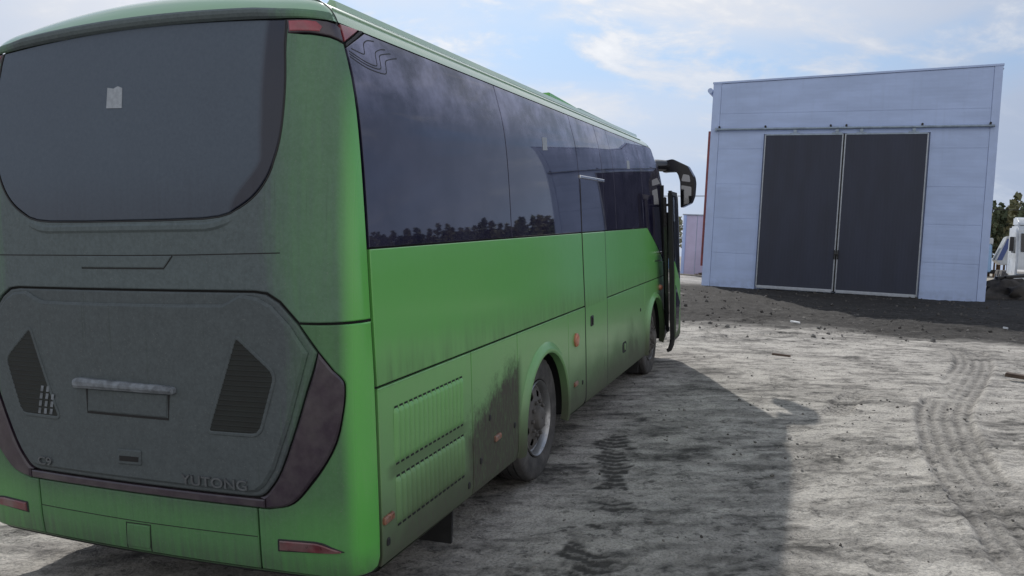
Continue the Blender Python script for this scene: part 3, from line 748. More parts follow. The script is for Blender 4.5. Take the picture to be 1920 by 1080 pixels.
# ---- sides
ZT = 2.958
def arch_cut(y0, y1, zb, zt, ay, az, r):
    """panel outline y0..y1, zb..zt with the wheel arch cut out of its lower edge"""
    a0 = math.asin((zb-az)/r); pts = [(y0, zb)]
    ya, yb = ay-r*math.cos(a0), ay+r*math.cos(a0)
    th = [math.pi-a0+(2*a0-math.pi)*k/28 for k in range(29)]
    arc = [(ay+r*math.cos(t), az+r*math.sin(t)) for t in th]
    arc = [p for p in arc if y0+.001 < p[0] < y1-.001]
    if ya < y0: pts = []
    pts = pts+arc
    if yb < y1: pts.append((y1, zb))
    pts += [(y1, zt), (y0, zt)]
    return pts
for sgn, fn in ((1, sideR), (-1, sideL)):
    right = sgn > 0
    # windows
    wins = [[(.209,1.912),(2.115,1.912),(2.115,ZT),(.428,ZT),(.209,2.848)]]
    for a, b in ((2.125,3.892),(3.904,4.762),(4.774,5.246),(5.256,6.708)): wins.append([(a,1.912),(b,1.912),(b,ZT),(a,ZT)])
    wins.append([(6.718,1.912),(6.93,1.912),(7.56,1.658),(7.86,1.51),(7.93,1.46),(7.93,2.5),(8.30,2.82),(8.22,ZT),(6.718,ZT)])
    ws = [wrap('side_window', P, fn, M['glass'], bus, top=.004, base=-.008, bev=.0025) for P in wins]
    if right:
        wrap('paper_tag', [(2.93,2.572),(3.045,2.580),(3.075,2.683),(2.96,2.675)], fn, M['paper'], ws[1], top=.0065, base=.003, bev=0)
        wrap('paper_tag', [(5.955,2.588),(6.085,2.594),(6.120,2.690),(5.99,2.684)], fn, M['paper'], ws[4], top=.0065, base=.003, bev=0)
        wrap('chrome_strip', [(3.91,2.398),(4.80,2.392),(4.80,2.420),(3.91,2.424)], fn, M['chrome'], ws[2], top=.016, base=.003, bev=.005)
        wrap('frame_line', strip([(3.93,2.39),(3.91,1.915)], .012), fn, M['black'], ws[2], top=.007, base=.003, bev=0)
        # black printed cable lines near the rear lamp
        for pts in ([(.25,2.852),(.36,2.845),(.375,2.868),(.385,2.90),(.43,2.925),(.50,2.935)],
                    [(.225,2.835),(.36,2.808),(.46,2.805),(.475,2.835),(.485,2.875),(.54,2.90),(.60,2.912)],
                    [(.222,2.822),(.36,2.794),(.49,2.794),(.512,2.83),(.525,2.868),(.60,2.89),(.65,2.900)],
                    [(.219,2.808),(.36,2.778),(.53,2.776),(.56,2.81),(.575,2.848),(.65,2.873),(.71,2.886)]):
            wrap('printed_line', strip(smoothline(pts, 4), .005), fn, M['black'], ws[0], top=.0052, base=.003, bev=0)
    # panels
    mt = M['side']
    wrap('side_panel', [(.209,1.242),(3.912,1.242),(3.896,1.902),(.209,1.902)], fn, mt, bus, top=.005, bev=.004)
    wrap('side_panel', [(4.746,1.242),(7.93,1.242),(7.93,1.44),(7.84,1.50),(7.55,1.643),(6.92,1.902),(4.746,1.902)], fn, mt, bus, top=.005, bev=.004)
    sd = wrap('service_door', [(3.934,.345),(4.730,.335),(4.732,1.902),(3.914,1.902)], fn, mt, bus, top=.010, bev=.006)
    for P_ in ([(3.924,.345),(3.922,1.2),(3.904,1.905)], [(4.739,.335),(4.739,1.905)]):
        wrap('door_seal', strip(P_, .018), fn, M['black'], sd, top=.009, base=-.01, bev=.003)
    flap = wrap('engine_flap', [(.209,.345),(1.322,.335),(1.322,1.230),(.209,1.230)], fn, mt, bus, top=.006, bev=.005)
    wrap('lower_panel', [(1.330,.335),(2.118,.332),(2.132,.6),(2.132,1.230),(1.330,1.230)], fn, mt, bus, top=.006, bev=.004)
    ay, az = AX[0]
    wrap('arch_panel', arch_cut(2.139, 3.378, .335, 1.230, ay, az, ARCH+.01), fn, mt, bus, top=.006, bev=.004)
    sp = wrap('lower_panel', rnd_poly([(3.386,.345),(3.918,.345),(3.918,1.230),(3.386,1.230)], [.004,.09,.004,.004], 6), fn, mt, bus, top=.006, bev=.004)
    fp = wrap('lower_panel', [(4.746,.330),(6.64,.330),(6.64,1.230),(4.746,1.230)], fn, mt, bus, top=.006, bev=.005)
    ay2, az2 = AX[1]
    wrap('arch_panel', arch_cut(6.648, 7.93, .335, 1.230, ay2, az2, ARCH+.01), fn, mt, bus, top=.006, bev=.004)
    # flares
    for (by, bz), w0, w1 in ((AX[0], ARCH-.012, ARCH+.075), (AX[1], ARCH-.012, ARCH+.06)):
        def fl(bm, by=by, bz=bz, w0=w0, w1=w1):
            prof = [(w0, -.03), (w0, .030), (w0+.012, .040), (w0+.03, .040), (w1-.015, .020), (w1, .004)]
            rows = []
            for r_, d_ in prof:
                rows.append([bm.verts.new((by+r_*math.cos(t), bz+r_*math.sin(t), d_)) for t in [math.radians(-14+208*k/48) for k in range(49)]])
            for A, B in zip(rows, rows[1:]):
                for k in range(48): bm.faces.new((A[k], B[k], B[k+1], A[k+1]))
        bm = bmesh.new(); fl(bm)
        flip = fn is sideL
        for v_ in bm.verts:
            a, b, d = v_.co; v_.co = fn(a, b)+nrm(fn, a, b, flip)*d
        bmesh.ops.recalc_face_normals(bm, faces=bm.faces[:]); finish(bm, 'arch_flare', M['roof'] if False else mt, bus, 40)
    # louvres: two rows of pressed slots
    lm = None
    for (z0, z1) in ((.825, 1.104), (.510, .752)):
        for k in range(16):
            y_ = .348+.0525*k
            if lm is None or abs(lm[1]-(z1-z0)) > 1e-4:
                h = z1-z0; bm = bmesh.new(); wd = .040; nz = 8
                zz = [0, .012, .03]+[.03+(h-.06)*t for t in (.33, .66, 1)]+[h-.012, h]; dp = [0, .011, .015, .015, .015, .015, .011, 0]
                rows = []
                for z_, d_ in zip(zz, dp):
                    ins = .010 if d_ == 0 else 0
                    rows.append([bm.verts.new((sgn*q, yy, z_)) for q, yy in ((0, ins), (d_*.45, .010), (d_*.9, .020), (d_, .030), (d_*.9, wd-.002), (-.002, wd))])
                for A, B in zip(rows, rows[1:]):
                    for j in range(5): bm.faces.new((A[j], A[j+1], B[j+1], B[j]))
                bmesh.ops.recalc_face_normals(bm, faces=bm.faces[:])
                ob = finish(bm, 'louvre', M['louvre'], flap, 50); lm = (ob.data, h)
                bm = bmesh.new()
                for zc in (-.006, h+.004): box(bm, min(0, sgn*.002), max(0, sgn*.002), .012, wd+.004, zc-.006, zc+.004)
                box(bm, min(0, sgn*.002), max(0, sgn*.002), wd+.001, wd+.0055, .004, h-.004)
                slot = finish(bm, 'louvre_slot', M['shell'], ob); slm = slot.data
            else:
                ob = link(bpy.data.objects.new('louvre', lm[0]), flap); slot = link(bpy.data.objects.new('louvre_slot', slm), ob)
            zc = z0+(h/2); ob.location = (sgn*(wz(zc)+.0062), y_, z0)
    # small fittings
    bm = bmesh.new(); lathe(bm, [(0, .001), (.0, .060), (.014, .060), (.020, .052), (.020, .001)], 28, 'x', (0, 0, 0)); rf = finish(bm, 'round_reflector', M['amber'], bus, 40)
    rf.location = (sgn*(1.258), 3.60, .975); rf.scale = (sgn, 1, 1)
    for (yy, zz) in ((1.72, .600), (.262, .575), (3.575, .590)):
        wrap('marker_lamp', rnd_poly([(yy-.05, zz-.022), (yy+.05, zz-.018), (yy+.05, zz+.022), (yy-.05, zz+.018)], .012, 3), fn, M['rust'], bus, top=.022, base=.003, bev=.008)
    hb = wrap('door_handle', rnd_poly([(4.085,1.030),(4.185,1.030),(4.185,1.128),(4.085,1.128)], .012, 3), fn, M['black'], sd, top=.016, base=.006, bev=.005)
    wrap('handle_lever', [(4.12,1.045),(4.15,1.045),(4.15,1.113),(4.12,1.113)], fn, M['chrome'] if False else M['gloss'], hb, top=.024, base=.012, bev=.004)
    fc = wrap('filler_cap', rnd_poly([(5.40,.56),(5.60,.56),(5.60,.68),(5.40,.68)], .05, 4), fn, M['shell'], fp, top=.0075, base=.003, bev=.002)
    wrap('filler_latch', rnd_poly([(5.47,.585),(5.54,.585),(5.54,.66),(5.47,.66)], .02, 3), fn, M['side'], fc, top=.018, base=.004, bev=.006)
    for (yy, zz) in ((1.60, .76), (1.44, .52), (1.255, .42), (.262, .455), (3.80, .56), (6.37, .935), (2.05, .60)):
        wrap('panel_lock', rnd_poly([(yy-.016, zz-.02), (yy+.016, zz-.02), (yy+.016, zz+.02), (yy-.016, zz+.02)], .012, 3), fn, M['black'], bus, top=.012, base=.004, bev=.004)
    # rounded skirt under the panels
    for a, b in ((.206, 2.11), (3.39, 6.65)):
        def sk(bm, a=a, b=b):
            prof = [(.300,-.05),(.312,-.016),(.328,.000),(.338,.0045)]; n_ = int((b-a)/.12)
            rows = [[bm.verts.new((a+(b-a)*k/n_, zz, dd)) for k in range(n_+1)] for zz, dd in prof]
            for A, B in zip(rows, rows[1:]):
                for k in range(n_): bm.faces.new((A[k], A[k+1], B[k+1], B[k]))
        wrap('skirt_edge', None, fn, mt, bus, flat=sk)
    # bits ahead of the front wheel, round the doorway
    if right:
        wrap('front_corner', [(8.66,.345),(8.93,.345),(8.93,1.25),(8.66,1.25)], fn, mt, bus, top=.004, bev=.004)
        wrap('front_pillar', [(8.64,1.26),(8.82,1.26),(8.62,2.4),(8.45,2.75),(8.30,2.80),(7.94,2.49),(8.5,2.46)], fn, M['gloss'], bus, top=.004, bev=.003)
        bm = bmesh.new(); prism(bm, [(1.0,7.94),(1.255,7.94),(1.255,7.97),(1.0,7.97)], .38, 2.47); finish(bm, 'door_jamb', M['black'], bus)
        bm = bmesh.new(); box(bm, .35, 1.18, 7.97, 8.6, .40, .46); box(bm, .35, .85, 7.97, 8.6, .46, .68); finish(bm, 'entrance_step', M['shell'], bus)
    else:
        wrap('front_panel', [(7.938,.345),(8.93,.345),(8.93,1.46),(7.938,1.46)], fn, mt, bus, top=.005, bev=.004)
        wrap('side_window', [(7.938,1.47),(8.78,1.47),(8.5,2.6),(8.30,2.82),(7.938,2.5)], fn, M['glass'], bus, top=.004, bev=.003)
# front
wrap('windscreen', [(-1.0,1.3),(1.0,1.3),(.97,2.6),(.9,2.93),(-.9,2.93),(-.97,2.6)], front, M['gloss'], bus, top=.006, bev=.004)
wrap('front_panel', [(-1.0,.36),(1.0,.36),(1.0,1.29),(-1.0,1.29)], front, M['side'], bus, top=.006, bev=.004)
for sgn in (1, -1):
    P = rnd_poly([(.55,.75),(.95,.82),(.95,1.0),(.6,.93)], .04, 3); wrap('headlamp', P if sgn > 0 else mir(P), front, M['chrome'], bus, top=.014, bev=.006)

# ---- wheels
def tyre_profile(r, wd):
    hw = wd/2
    pr = [(-hw*.72, .295), (-hw*.90, .31), (-hw*1.0, .36), (-hw*1.0, .40), (-hw*.97, .44), (-hw*.93, .462), (-hw*.86, r-.006), (-hw*.80, r)]
    for g in (-.45, 0, .45):
        pr += [(hw*(g-.06), r+.001), (hw*(g-.05), r-.012), (hw*(g+.05), r-.012), (hw*(g+.06), r+.001)]
    return pr+[(-a, b) for a, b in pr[7::-1]]
wmesh = {}
def make_wheel(x, y, z, sgn, deep):
    wh = bpy.data.objects.new('wheel', None); link(wh, bus); wh.location = (x, y, z)
    wh.rotation_euler = (0, 0, 0 if sgn > 0 else math.pi)
    if deep not in wmesh:
        R = .487
        bm = bmesh.new(); lathe(bm, tyre_profile(R, .27), 72, 'x', (-.135, 0, 0))
        for v_ in bm.verts:      # shoulder lugs
            rr = math.hypot(v_.co.y, v_.co.z)
            if rr > R-.012 and abs(abs(v_.co.x+.135)-.108) < .012:
                k = math.atan2(v_.co.z, v_.co.y)/(2*math.pi)*72
                if int(round(k)) % 2: v_.co.y *= .975; v_.co.z *= .975
        bmesh.ops.recalc_face_normals(bm, faces=bm.faces[:])
        ty = finish(bm, 'tyre', M['tyre'], wh, 40)
        if deep:
            bm = bmesh.new(); lathe(bm, tyre_profile(R, .27), 48, 'x', (-.46, 0, 0)); bmesh.ops.recalc_face_normals(bm, faces=bm.faces[:]); inner = finish(bm, 'inner_tyre', M['tyre'], wh, 40)
        # rim: outer flange, barrel and disc with hand holes
        bm = bmesh.new(); dd = -.062 if deep else -.02
        lathe(bm, [(-.030, .292), (-.012, .297), (-.004, .292), (-.010, .284), (-.030, .276), (-.065, .268), (dd*.9-.012, .258), (dd-.01, .245)], 64)
        bmesh.ops.recalc_face_normals(bm, faces=bm.faces[:])
        for f in bm.faces: f.normal_flip()
        rm = finish(bm, 'rim', M['rim'], wh, 35)
        bm = bmesh.new(); seg = 80; prof = [(dd-.008, .250), (dd+.010, .236), (dd+.022, .220), (dd+.026, .204), (dd+.028, .188), (dd+.030, .172), (dd+.036, .158), (dd+.044, .150), (dd+.044, .115), (dd+.040, .10), (dd+.06, .095), (dd+.085, .085), (dd+.09, .06), (dd+.09, .002)]
        rings, fs = lathe(bm, prof, seg); kill = []
        for f in bm.faces:
            c_ = f.calc_center_median(); rr = math.hypot(c_.y, c_.z); k = (math.atan2(c_.z, c_.y)/(2*math.pi)*8) % 1
            lim = .22 if .178 < rr < .214 else .0
            if abs(k-.5) < lim: kill.append(f)
        bmesh.ops.delete(bm, geom=kill, context='FACES')
        bmesh.ops.recalc_face_normals(bm, faces=bm.faces[:]); ds = finish(bm, 'disc', M['rim'], rm, 35)
        md = ds.modifiers.new('thick', 'SOLIDIFY'); md.thickness = .010; md.offset = -1
        md = ds.modifiers.new('sub', 'SUBSURF'); md.levels = 1; md.render_levels = 1
        bm = bmesh.new(); lathe(bm, [(dd-.05, .25), (dd-.05, .001)], 32); bk = finish(bm, 'brake_drum', M['shell'], rm)
        bm = bmesh.new(); lathe(bm, [(dd+.03, .016), (dd+.062, .016), (dd+.068, .010), (dd+.068, .001)], 6, 'x', (0, .133, 0)); nut = finish(bm, 'wheel_nut', M['rim'], rm, 20)
        nuts = [nut]
        for k in range(1, 10):
            q = link(bpy.data.objects.new('wheel_nut', nut.data), rm); q.rotation_euler = (2*math.pi*k/10, 0, 0)
        wmesh[deep] = (wh, rm)
    else:
        src, srm = wmesh[deep]
        for ch in list(src.children):
            c_ = ch.copy(); link(c_, wh)
            for g in ch.children: d_ = g.copy(); link(d_, c_)
    return wh
for (ay, az), deep in ((AX[0], True), (AX[1], False)):
    for sgn in (1, -1): make_wheel(sgn*1.20, ay, az+.005, sgn, deep)
bm = bmesh.new(); tube(bm, [(-.9, AX[0][0], .47), (.9, AX[0][0], .47)], .09, 12); finish(bm, 'axle', M['shell'], bus)
bm = bmesh.new(); prism(bm, [(.72,.07),(1.16,.07),(1.18,.38),(.70,.38)], 1.18, 1.20, 'y'); finish(bm, 'mud_flap', M['black'], bus)
bm = bmesh.new(); prism(bm, [(.78,.12),(1.17,.12),(1.18,.40),(.76,.40)], 6.62, 6.64, 'y'); finish(bm, 'mud_flap', M['black'], bus)
bm = bmesh.new(); box(bm, .50, .56, .10, .2, .27, .36, .006); finish(bm, 'exhaust_bracket', M['shell'], bus)
bm = bmesh.new(); box(bm, -.55, -.49, .10, .2, .27, .36, .006); finish(bm, 'exhaust_bracket', M['shell'], bus)

# ---- open front door (swung out, parallel to the side)
door = bpy.data.objects.new('front_door', None); link(door, bus); door['label'] = 'front passenger door standing open'
DX, DY0, DY1 = 1.47, 7.50, 8.15
def dcurve(y, z): return DX+(wz(z)-1.25)*.9-.10*max(0, (y-7.9)/.25)**2*.4
def dpanel(name, pts, mat, thick=.03, off=0, bev=.004):
    bm = bmesh.new(); vs = [bm.verts.new((0, a, b)) for a, b in pts]; f = bm.faces.new(vs)
    bmesh.ops.triangulate(bm, faces=[f])
    for c_ in [.4+.15*k for k in range(14)]:
        bmesh.ops.bisect_plane(bm, geom=bm.verts[:]+bm.edges[:]+bm.faces[:], plane_co=(0, 0, c_), plane_no=(0, 0, 1), dist=1e-5)
    for c_ in (7.7, 7.85, 7.95, 8.02, 8.08, 8.12):
        bmesh.ops.bisect_plane(bm, geom=bm.verts[:]+bm.edges[:]+bm.faces[:], plane_co=(0, c_, 0), plane_no=(0, 1, 0), dist=1e-5)
    r = bmesh.ops.extrude_face_region(bm, geom=bm.faces[:])
    mv = {g for g in r['geom'] if isinstance(g, bmesh.types.BMVert)}
    for v_ in bm.verts: v_.co.x = dcurve(v_.co.y, v_.co.z)+off-(thick if v_ in mv else 0)
    bmesh.ops.recalc_face_normals(bm, faces=bm.faces[:]); return finish(bm, name, mat, door, 40)
for P_ in ([(DY0,.40),(DY0+.06,.40),(DY0+.06,2.38),(DY0,2.38)], [(DY1-.05,.42),(DY1,.42),(DY1,2.36),(DY1-.05,2.36)], [(DY0+.061,2.30),(DY1-.051,2.30),(DY1-.051,2.36),(DY0+.061,2.37)], [(DY0+.061,.40),(DY1-.051,.41),(DY1-.051,1.03),(DY0+.061,1.46)]): dpanel('door_frame', P_, M['black'], .04)
mdg, n_, b_ = new_mat('door_glass'); bsdf(n_, b_, col=(.20, .22, .25), trans=1.0, rough=.02, ior=1.45)
dpanel('door_skin', [(DY0+.05,.44),(DY1-.02,.44),(DY1-.02,1.02),(DY0+.05,1.45)], M['side'], .012, .010)
dpanel('door_glass', [(DY0+.05,1.47),(DY1-.02,1.05),(DY1-.02,2.30),(DY0+.05,2.32)], mdg, .008, .008)
dpanel('lower_glass', [(DY0+.06,.50),(DY0+.26,.53),(DY0+.40,.88),(DY0+.06,1.14)], M['glass'], .006, .014)
bm = bmesh.new(); prism(bm, [(1.425,DY0-.03),(1.482,DY0-.03),(1.482,DY0-.002),(1.425,DY0-.002)], .36, 2.36, bev=.012)
for v_ in bm.verts: v_.co.x += (wz(v_.co.z)-1.25)*.9
finish(bm, 'door_seal', M['black'], door, 40)
bm = bmesh.new(); prism(bm, [(1.355,DY0+.02),(1.395,DY0+.02),(1.395,DY0+.06),(1.355,DY0+.06)], .52, 2.30, bev=.01)
for v_ in bm.verts: v_.co.x += (wz(v_.co.z)-1.25)*.9
finish(bm, 'door_post', M['gloss'], door, 40)
bm = bmesh.new(); tube(bm, [(1.45, DY0-.015, .42), (1.445, DY0-.02, .36), (1.42, DY0-.03, .29), (1.385, DY0-.04, .27)], [.035, .034, .03, .022], 8); finish(bm, 'seal_tail', M['black'], door)
for zz in (.75, 1.55, 2.2):
    bm = bmesh.new(); tube(bm, [(1.10, 8.3, zz), (1.25, 8.1, zz), (1.36, 7.7, zz)], .018, 8); finish(bm, 'door_arm', M['black'] if zz != 1.55 else M['chrome'], door)
bm = bmesh.new(); tube(bm, [(1.37, 7.62, .7), (1.36, 7.62, 2.1)], .014, 8); finish(bm, 'grab_rail', M['gloss'], door)
bm = bmesh.new(); lathe(bm, [(-.0, .001), (.0, .04), (.03, .036), (.045, .015), (.046, .001)], 20); s_ = finish(bm, 'turn_lamp', M['amber'], bus, 40); s_.location = (1.256, 7.62, 1.10)
bm = bmesh.new(); tube(bm, [(1.25, 7.30, 1.47), (1.30, 7.55, 1.465), (1.37, 7.60, 1.47)], .008, 6); finish(bm, 'door_stay', M['chrome'], bus)

# ---- mirror
mr = bpy.data.objects.new('door_mirror', None); link(mr, bus)
bm = bmesh.new(); tube(bm, [(.92,8.50,2.78),(1.0,8.72,2.79),(1.12,8.9,2.79)], [.09,.09,.085], 10); finish(bm, 'mirror_arm', M['gloss'], mr, 50)
H_ = rnd_poly([(1.08,2.86),(1.225,2.885),(1.443,2.775),(1.528,2.62),(1.543,2.525),(1.530,2.345),(1.49,2.235),(1.342,2.165),(1.334,2.55),(1.303,2.66),(1.272,2.70),(1.13,2.70),(1.08,2.69)], .025, 4)
bm = bmesh.new(); prism(bm, H_, 8.86, 9.08, 'y', bev=.004); finish(bm, 'mirror_housing', M['gloss'], mr, 40)
mmir, n_, b_ = new_mat('mirror_glass'); bsdf(n_, b_, col=(.35, .36, .38), metal=1.0, rough=.05)
bm = bmesh.new(); prism(bm, rnd_poly([(1.352,2.20),(1.495,2.245),(1.50,2.47),(1.352,2.50)], .02, 3), 8.852, 8.858, 'y'); finish(bm, 'main_glass', mmir, mr)
bm = bmesh.new(); prism(bm, rnd_poly([(1.352,2.56),(1.485,2.54),(1.47,2.64),(1.38,2.66)], .02, 3), 8.852, 8.858, 'y'); finish(bm, 'wide_glass', mmir, mr)

# ---- on the roof
bm = bmesh.new(); prism(bm, [(4.2,3.16),(5.3,3.16),(5.3,3.185),(4.25,3.222),(4.2,3.222)], .25, .85, 'x', bev=.006); finish(bm, 'roof_hatch', M['side'], bus, 40)
bm = bmesh.new(); prism(bm, [(5.3,3.16),(7.4,3.14),(7.3,3.18),(7.0,3.225),(5.5,3.24),(5.35,3.22)], -.75, .80, 'x', bev=.03); finish(bm, 'air_conditioner', M['roof'], bus, 40)
bm = bmesh.new(); lathe(bm, [(0, .05), (.03, .05), (.055, .03), (.06, .001)], 16, 'z', (-.10, 1.0, 3.215)); finish(bm, 'roof_antenna', M['black'], bus)
bm = bmesh.new()
for k in range(4): tube(bm, [(-.28+.02*k, 1.0, 3.21), (-.29+.028*k, 1.0, 3.30)], .003, 5)
tube(bm, [(-.28, 1.0, 3.22), (-.16, 1.0, 3.215)], .012, 6); finish(bm, 'whip_antenna', M['black'], bus)

# ------------------------------------------------------------------ the hall
YB = -0.42036028; HO = Vector((6.58837, 28.05365, 1.02931-.03))
hall = empty('hall', 'tall pale blue metal-clad hall with two dark sliding gate leaves', 'building', None, HO, YB)
def ribbed(name, col, scale, axis_z=True, rough=.45, var=.08, bump_=.25):
    m, n, b = new_mat(name); x, y, z = n.coords(); v = n.vec(x, y, z)
    s = (z if axis_z else x)*scale; r = s.sin(); f = n.noise(n.vec(x*.4, y, z*1.5) if axis_z else n.vec(x*1.5, y, z*.3), 1.6, 5)
    c = n.mix(f.ss(.3, .7), tuple(k*(1-var) for k in col), tuple(min(1, k*(1+var)) for k in col))
    g = n.noise(v, 6, 5); c = n.mix((z.ss(.55, .0)*g.ss(.35, .65))*.35, c, tuple(k*.5+.02 for k in col)); c = n.mix(n.noise(n.vec(x*5, y, z*.35), 1.5, 5, .6).ss(.5, .8)*.35, c, tuple(k*.78 for k in col))
    bsdf(n, b, col=c, rough=rough, nor=n.bump(r*.5+g*.3, bump_, .006)); return m
M['clad'] = ribbed('pale_blue_cladding', (.385, .485, .735), 2*math.pi/.11, bump_=.12)
M['clad_trim'] = plain('pale_blue_flashing', (.40, .50, .75), .45, noise=.06, nscale=3)
M['gate'] = ribbed('dark_gate_sheet', (.019, .025, .050), 2*math.pi/.10, False, .55, .12, .35)
M['trim'] = plain('white_gate_edge', (.34, .37, .42), .5, noise=.15, nscale=8)
M['steel'] = plain('galvanised_rail', (.26, .32, .40), .4, .4, noise=.2, nscale=6)
M['redm'] = plain('red_painted_steel', (.24, .06, .058), .5, noise=.25, nscale=5)
WD, DPT = 8.59, 13.0
ZTL, ZTR = 6.98, 7.22
rows = [0, 1.19, 2.38, 3.555, 4.745, 5.94]
GX0, GX1, GZ1 = 1.79, 6.76, 5.235
def pan(pts, name='wall_panel', mat=None, d0=0, d1=.10, bev=.004, parent=hall):
    bm = bmesh.new(); prism(bm, pts, d0, d1, 'y', bev=bev); return finish(bm, name, mat or M['clad'], parent, 30)
g = .0016
for k in range(4):
    z0, z1 = rows[k]+g, rows[k+1]-g
    pan([(.28,z0),(GX0-.01,z0),(GX0-.01,z1),(.28,z1)]); pan([(GX1+.01,z0),(8.36,z0),(8.36,z1),(GX1+.01,z1)])
pan([(.28,rows[4]+g),(GX0-.01,rows[4]+g),(GX0-.01,GZ1),(GX1+.01,GZ1),(GX1+.01,rows[4]+g),(8.36,rows[4]+g),(8.36,rows[5]-g),(.28,rows[5]-g)], bev=0)
def topz(x): return ZTL+(ZTR-ZTL)*x/WD
pan([(.28,rows[5]+g),(8.36,rows[5]+g),(8.36,topz(8.36)-.03),(.28,topz(.28)-.03)])
pan([(.28,0),(8.36,0),(8.36,topz(8.36)-.06),(.28,topz(.28)-.06)], 'backing_wall', M['clad_trim'], .105, .16, 0)
pan([(0,0),(.274,0),(.274,topz(.27)),(0,topz(0))], 'corner_flashing', M['clad_trim'], -.012, .12)
pan([(8.366,0),(WD,0),(WD,topz(WD)),(8.366,topz(8.37))], 'corner_flashing', M['clad_trim'], -.012, .12)
pan([(-.02,topz(0)-.02),(WD+.02,topz(WD)-.02),(WD+.02,topz(WD)+.045),(-.02,topz(0)+.045)], 'roof_flashing', M['clad_trim'], -.03, .25, .006)
pan([(.02,.01),(WD-.02,.01),(WD-.02,-.22),(.02,-.22)], 'plinth', M['steel'], .01, .2, 0)
for xx in (0, WD-.12):
    bm = bmesh.new(); box(bm, xx+.002, xx+.118, .13, DPT, -.2, (ZTL if xx == 0 else ZTR)-.03); finish(bm, 'side_wall', M['clad'], hall)
bm = bmesh.new(); box(bm, 0, WD, DPT, DPT+.12, -.2, ZTL); finish(bm, 'back_wall', M['clad'], hall)
pan([(-.05,topz(0)-.06),(WD+.05,topz(WD)-.06),(WD+.05,topz(WD)-.03),(-.05,topz(0)-.03)], 'roof', M['steel'], .26, DPT+.2, 0)
bm = bmesh.new(); tube(bm, [(-.10, -.02, 6.74), (-.10, DPT, 6.74)], .09, 12); finish(bm, 'gutter', M['clad_trim'], hall)
bm = bmesh.new(); box(bm, -.14, -.05, .3, .42, .70, 5.40, .01); finish(bm, 'downpipe', M['redm'], hall)
# gate leaves
def leaf(x0, x1):
    lf = pan([(x0,.14),(x1,.14),(x1,5.20),(x0,5.20)], 'gate_leaf', M['gate'], -.10, -.04, 0)
    e = .035
    for nm_, a in (('leaf_edge', (x0-.002, x0+e, .10, 5.205)), ('leaf_edge', (x1-e, x1+.002, .10, 5.205)), ('leaf_foot', (x0+e+.002, x1-e-.002, .06, .16)), ('leaf_head', (x0+e+.002, x1-e-.002, 5.17, 5.215))):
        bm = bmesh.new(); box(bm, a[0], a[1], -.112, -.035, a[2], a[3], .004); finish(bm, nm_, M['trim'] if nm_ != 'leaf_head' else M['steel'], lf)
    for hx in (x0+.48, x1-.42) if x0 > 3 else (x0+.95, x1-.2):
        bm = bmesh.new(); box(bm, hx-.15, hx+.15, -.10, -.05, 5.22, 5.25, .005); box(bm, hx-.05, hx+.05, -.095, -.06, 5.25, 5.36, .005); finish(bm, 'hanger', M['steel'], lf)
    return lf
l1 = leaf(1.825, 4.262); l2 = leaf(4.312, 6.72)
pan([(4.266,.10),(4.308,.10),(4.308,5.20),(4.266,5.20)], 'gate_gap_strip', M['black'], -.06, -.03, 0)
bm = bmesh.new(); box(bm, 4.22, 4.255, -.16, -.112, 1.15, 1.45, .008); box(bm, 4.32, 4.355, -.16, -.112, 1.15, 1.45, .008); box(bm, 4.23, 4.34, -.15, -.125, 1.28, 1.33, .005); finish(bm, 'gate_lock', M['black'], l1)
bm = bmesh.new(); tube(bm, [(.20, -.09, 5.395), (8.48, -.09, 5.395)], .042, 10)
rail = finish(bm, 'gate_rail', M['steel'], hall)
for bx in (.30, 1.82, 3.86, 4.33, 6.52, 8.36):
    bm = bmesh.new(); box(bm, bx-.03, bx+.03, -.10, .0, 5.43, 5.47, .005); lathe(bm, [(-.125, .001), (-.125, .035), (-.09, .035), (-.09, .001)], 12, 'y', (bx, 0, 5.475)); finish(bm, 'rail_bracket', M['black'], rail)
bm = bmesh.new(); box(bm, .16, .22, -.14, -.04, 5.34, 5.45, .005); finish(bm, 'rail_stop', M['steel'], rail)

# ------------------------------------------------------------------ background
def gz(x, y): return float(height(x, y))
def at(az, d): a = math.radians(az); return d*math.sin(a), d*math.cos(a)
M['pink'] = plain('pale_lilac_cladding', (.50, .44, .56), .6, noise=.08, nscale=2)
x_, y_ = 7.75, 37.2
shed = empty('site_cabin', 'pale lilac metal cabin left of the blue hall', 'cabin', None, (x_, y_, gz(x_, y_)-.03), math.radians(-20))
mbox('cabin_wall', M['pink'], shed, 0, 5, 0, 2.4, 0, 2.78)
mbox('cabin_corner', M['clad_trim'], shed, -.02, .12, -.03, .1, 0, 2.8); mbox('panel_joint', M['steel'], shed, .60, .62, -.008, .0, 0, 2.78, bev=0)
mbox('cabin_roof', M['trim'], shed, -.06, 5.06, -.06, 2.46, 2.785, 2.84)
M['dgreen'] = plain('dark_green_steel', (.035, .05, .048), .5, noise=.2)
M['white'] = plain('white_truck_paint', (.46, .49, .52), .3, noise=.1, nscale=3, coat=.4, dust=.25)
M['blue'] = plain('blue_truck_paint', (.035, .065, .21), .35, noise=.15, coat=.3)
M['lblue'] = plain('light_blue_truck_paint', (.25, .40, .62), .35, noise=.12, coat=.3)
M['soil'] = plain('dark_soil', (.045, .04, .036), .95, noise=.5, nscale=4, bumps=.6)
M['wood'] = plain('weathered_timber', (.33, .28, .21), .8, noise=.3, nscale=7)
M['litter'] = plain('white_scrap', (.62, .64, .66), .6, noise=.15, nscale=8)
M['brick'] = plain('dark_rubble', (.10, .07, .055), .9, noise=.5, nscale=5, bumps=.5)
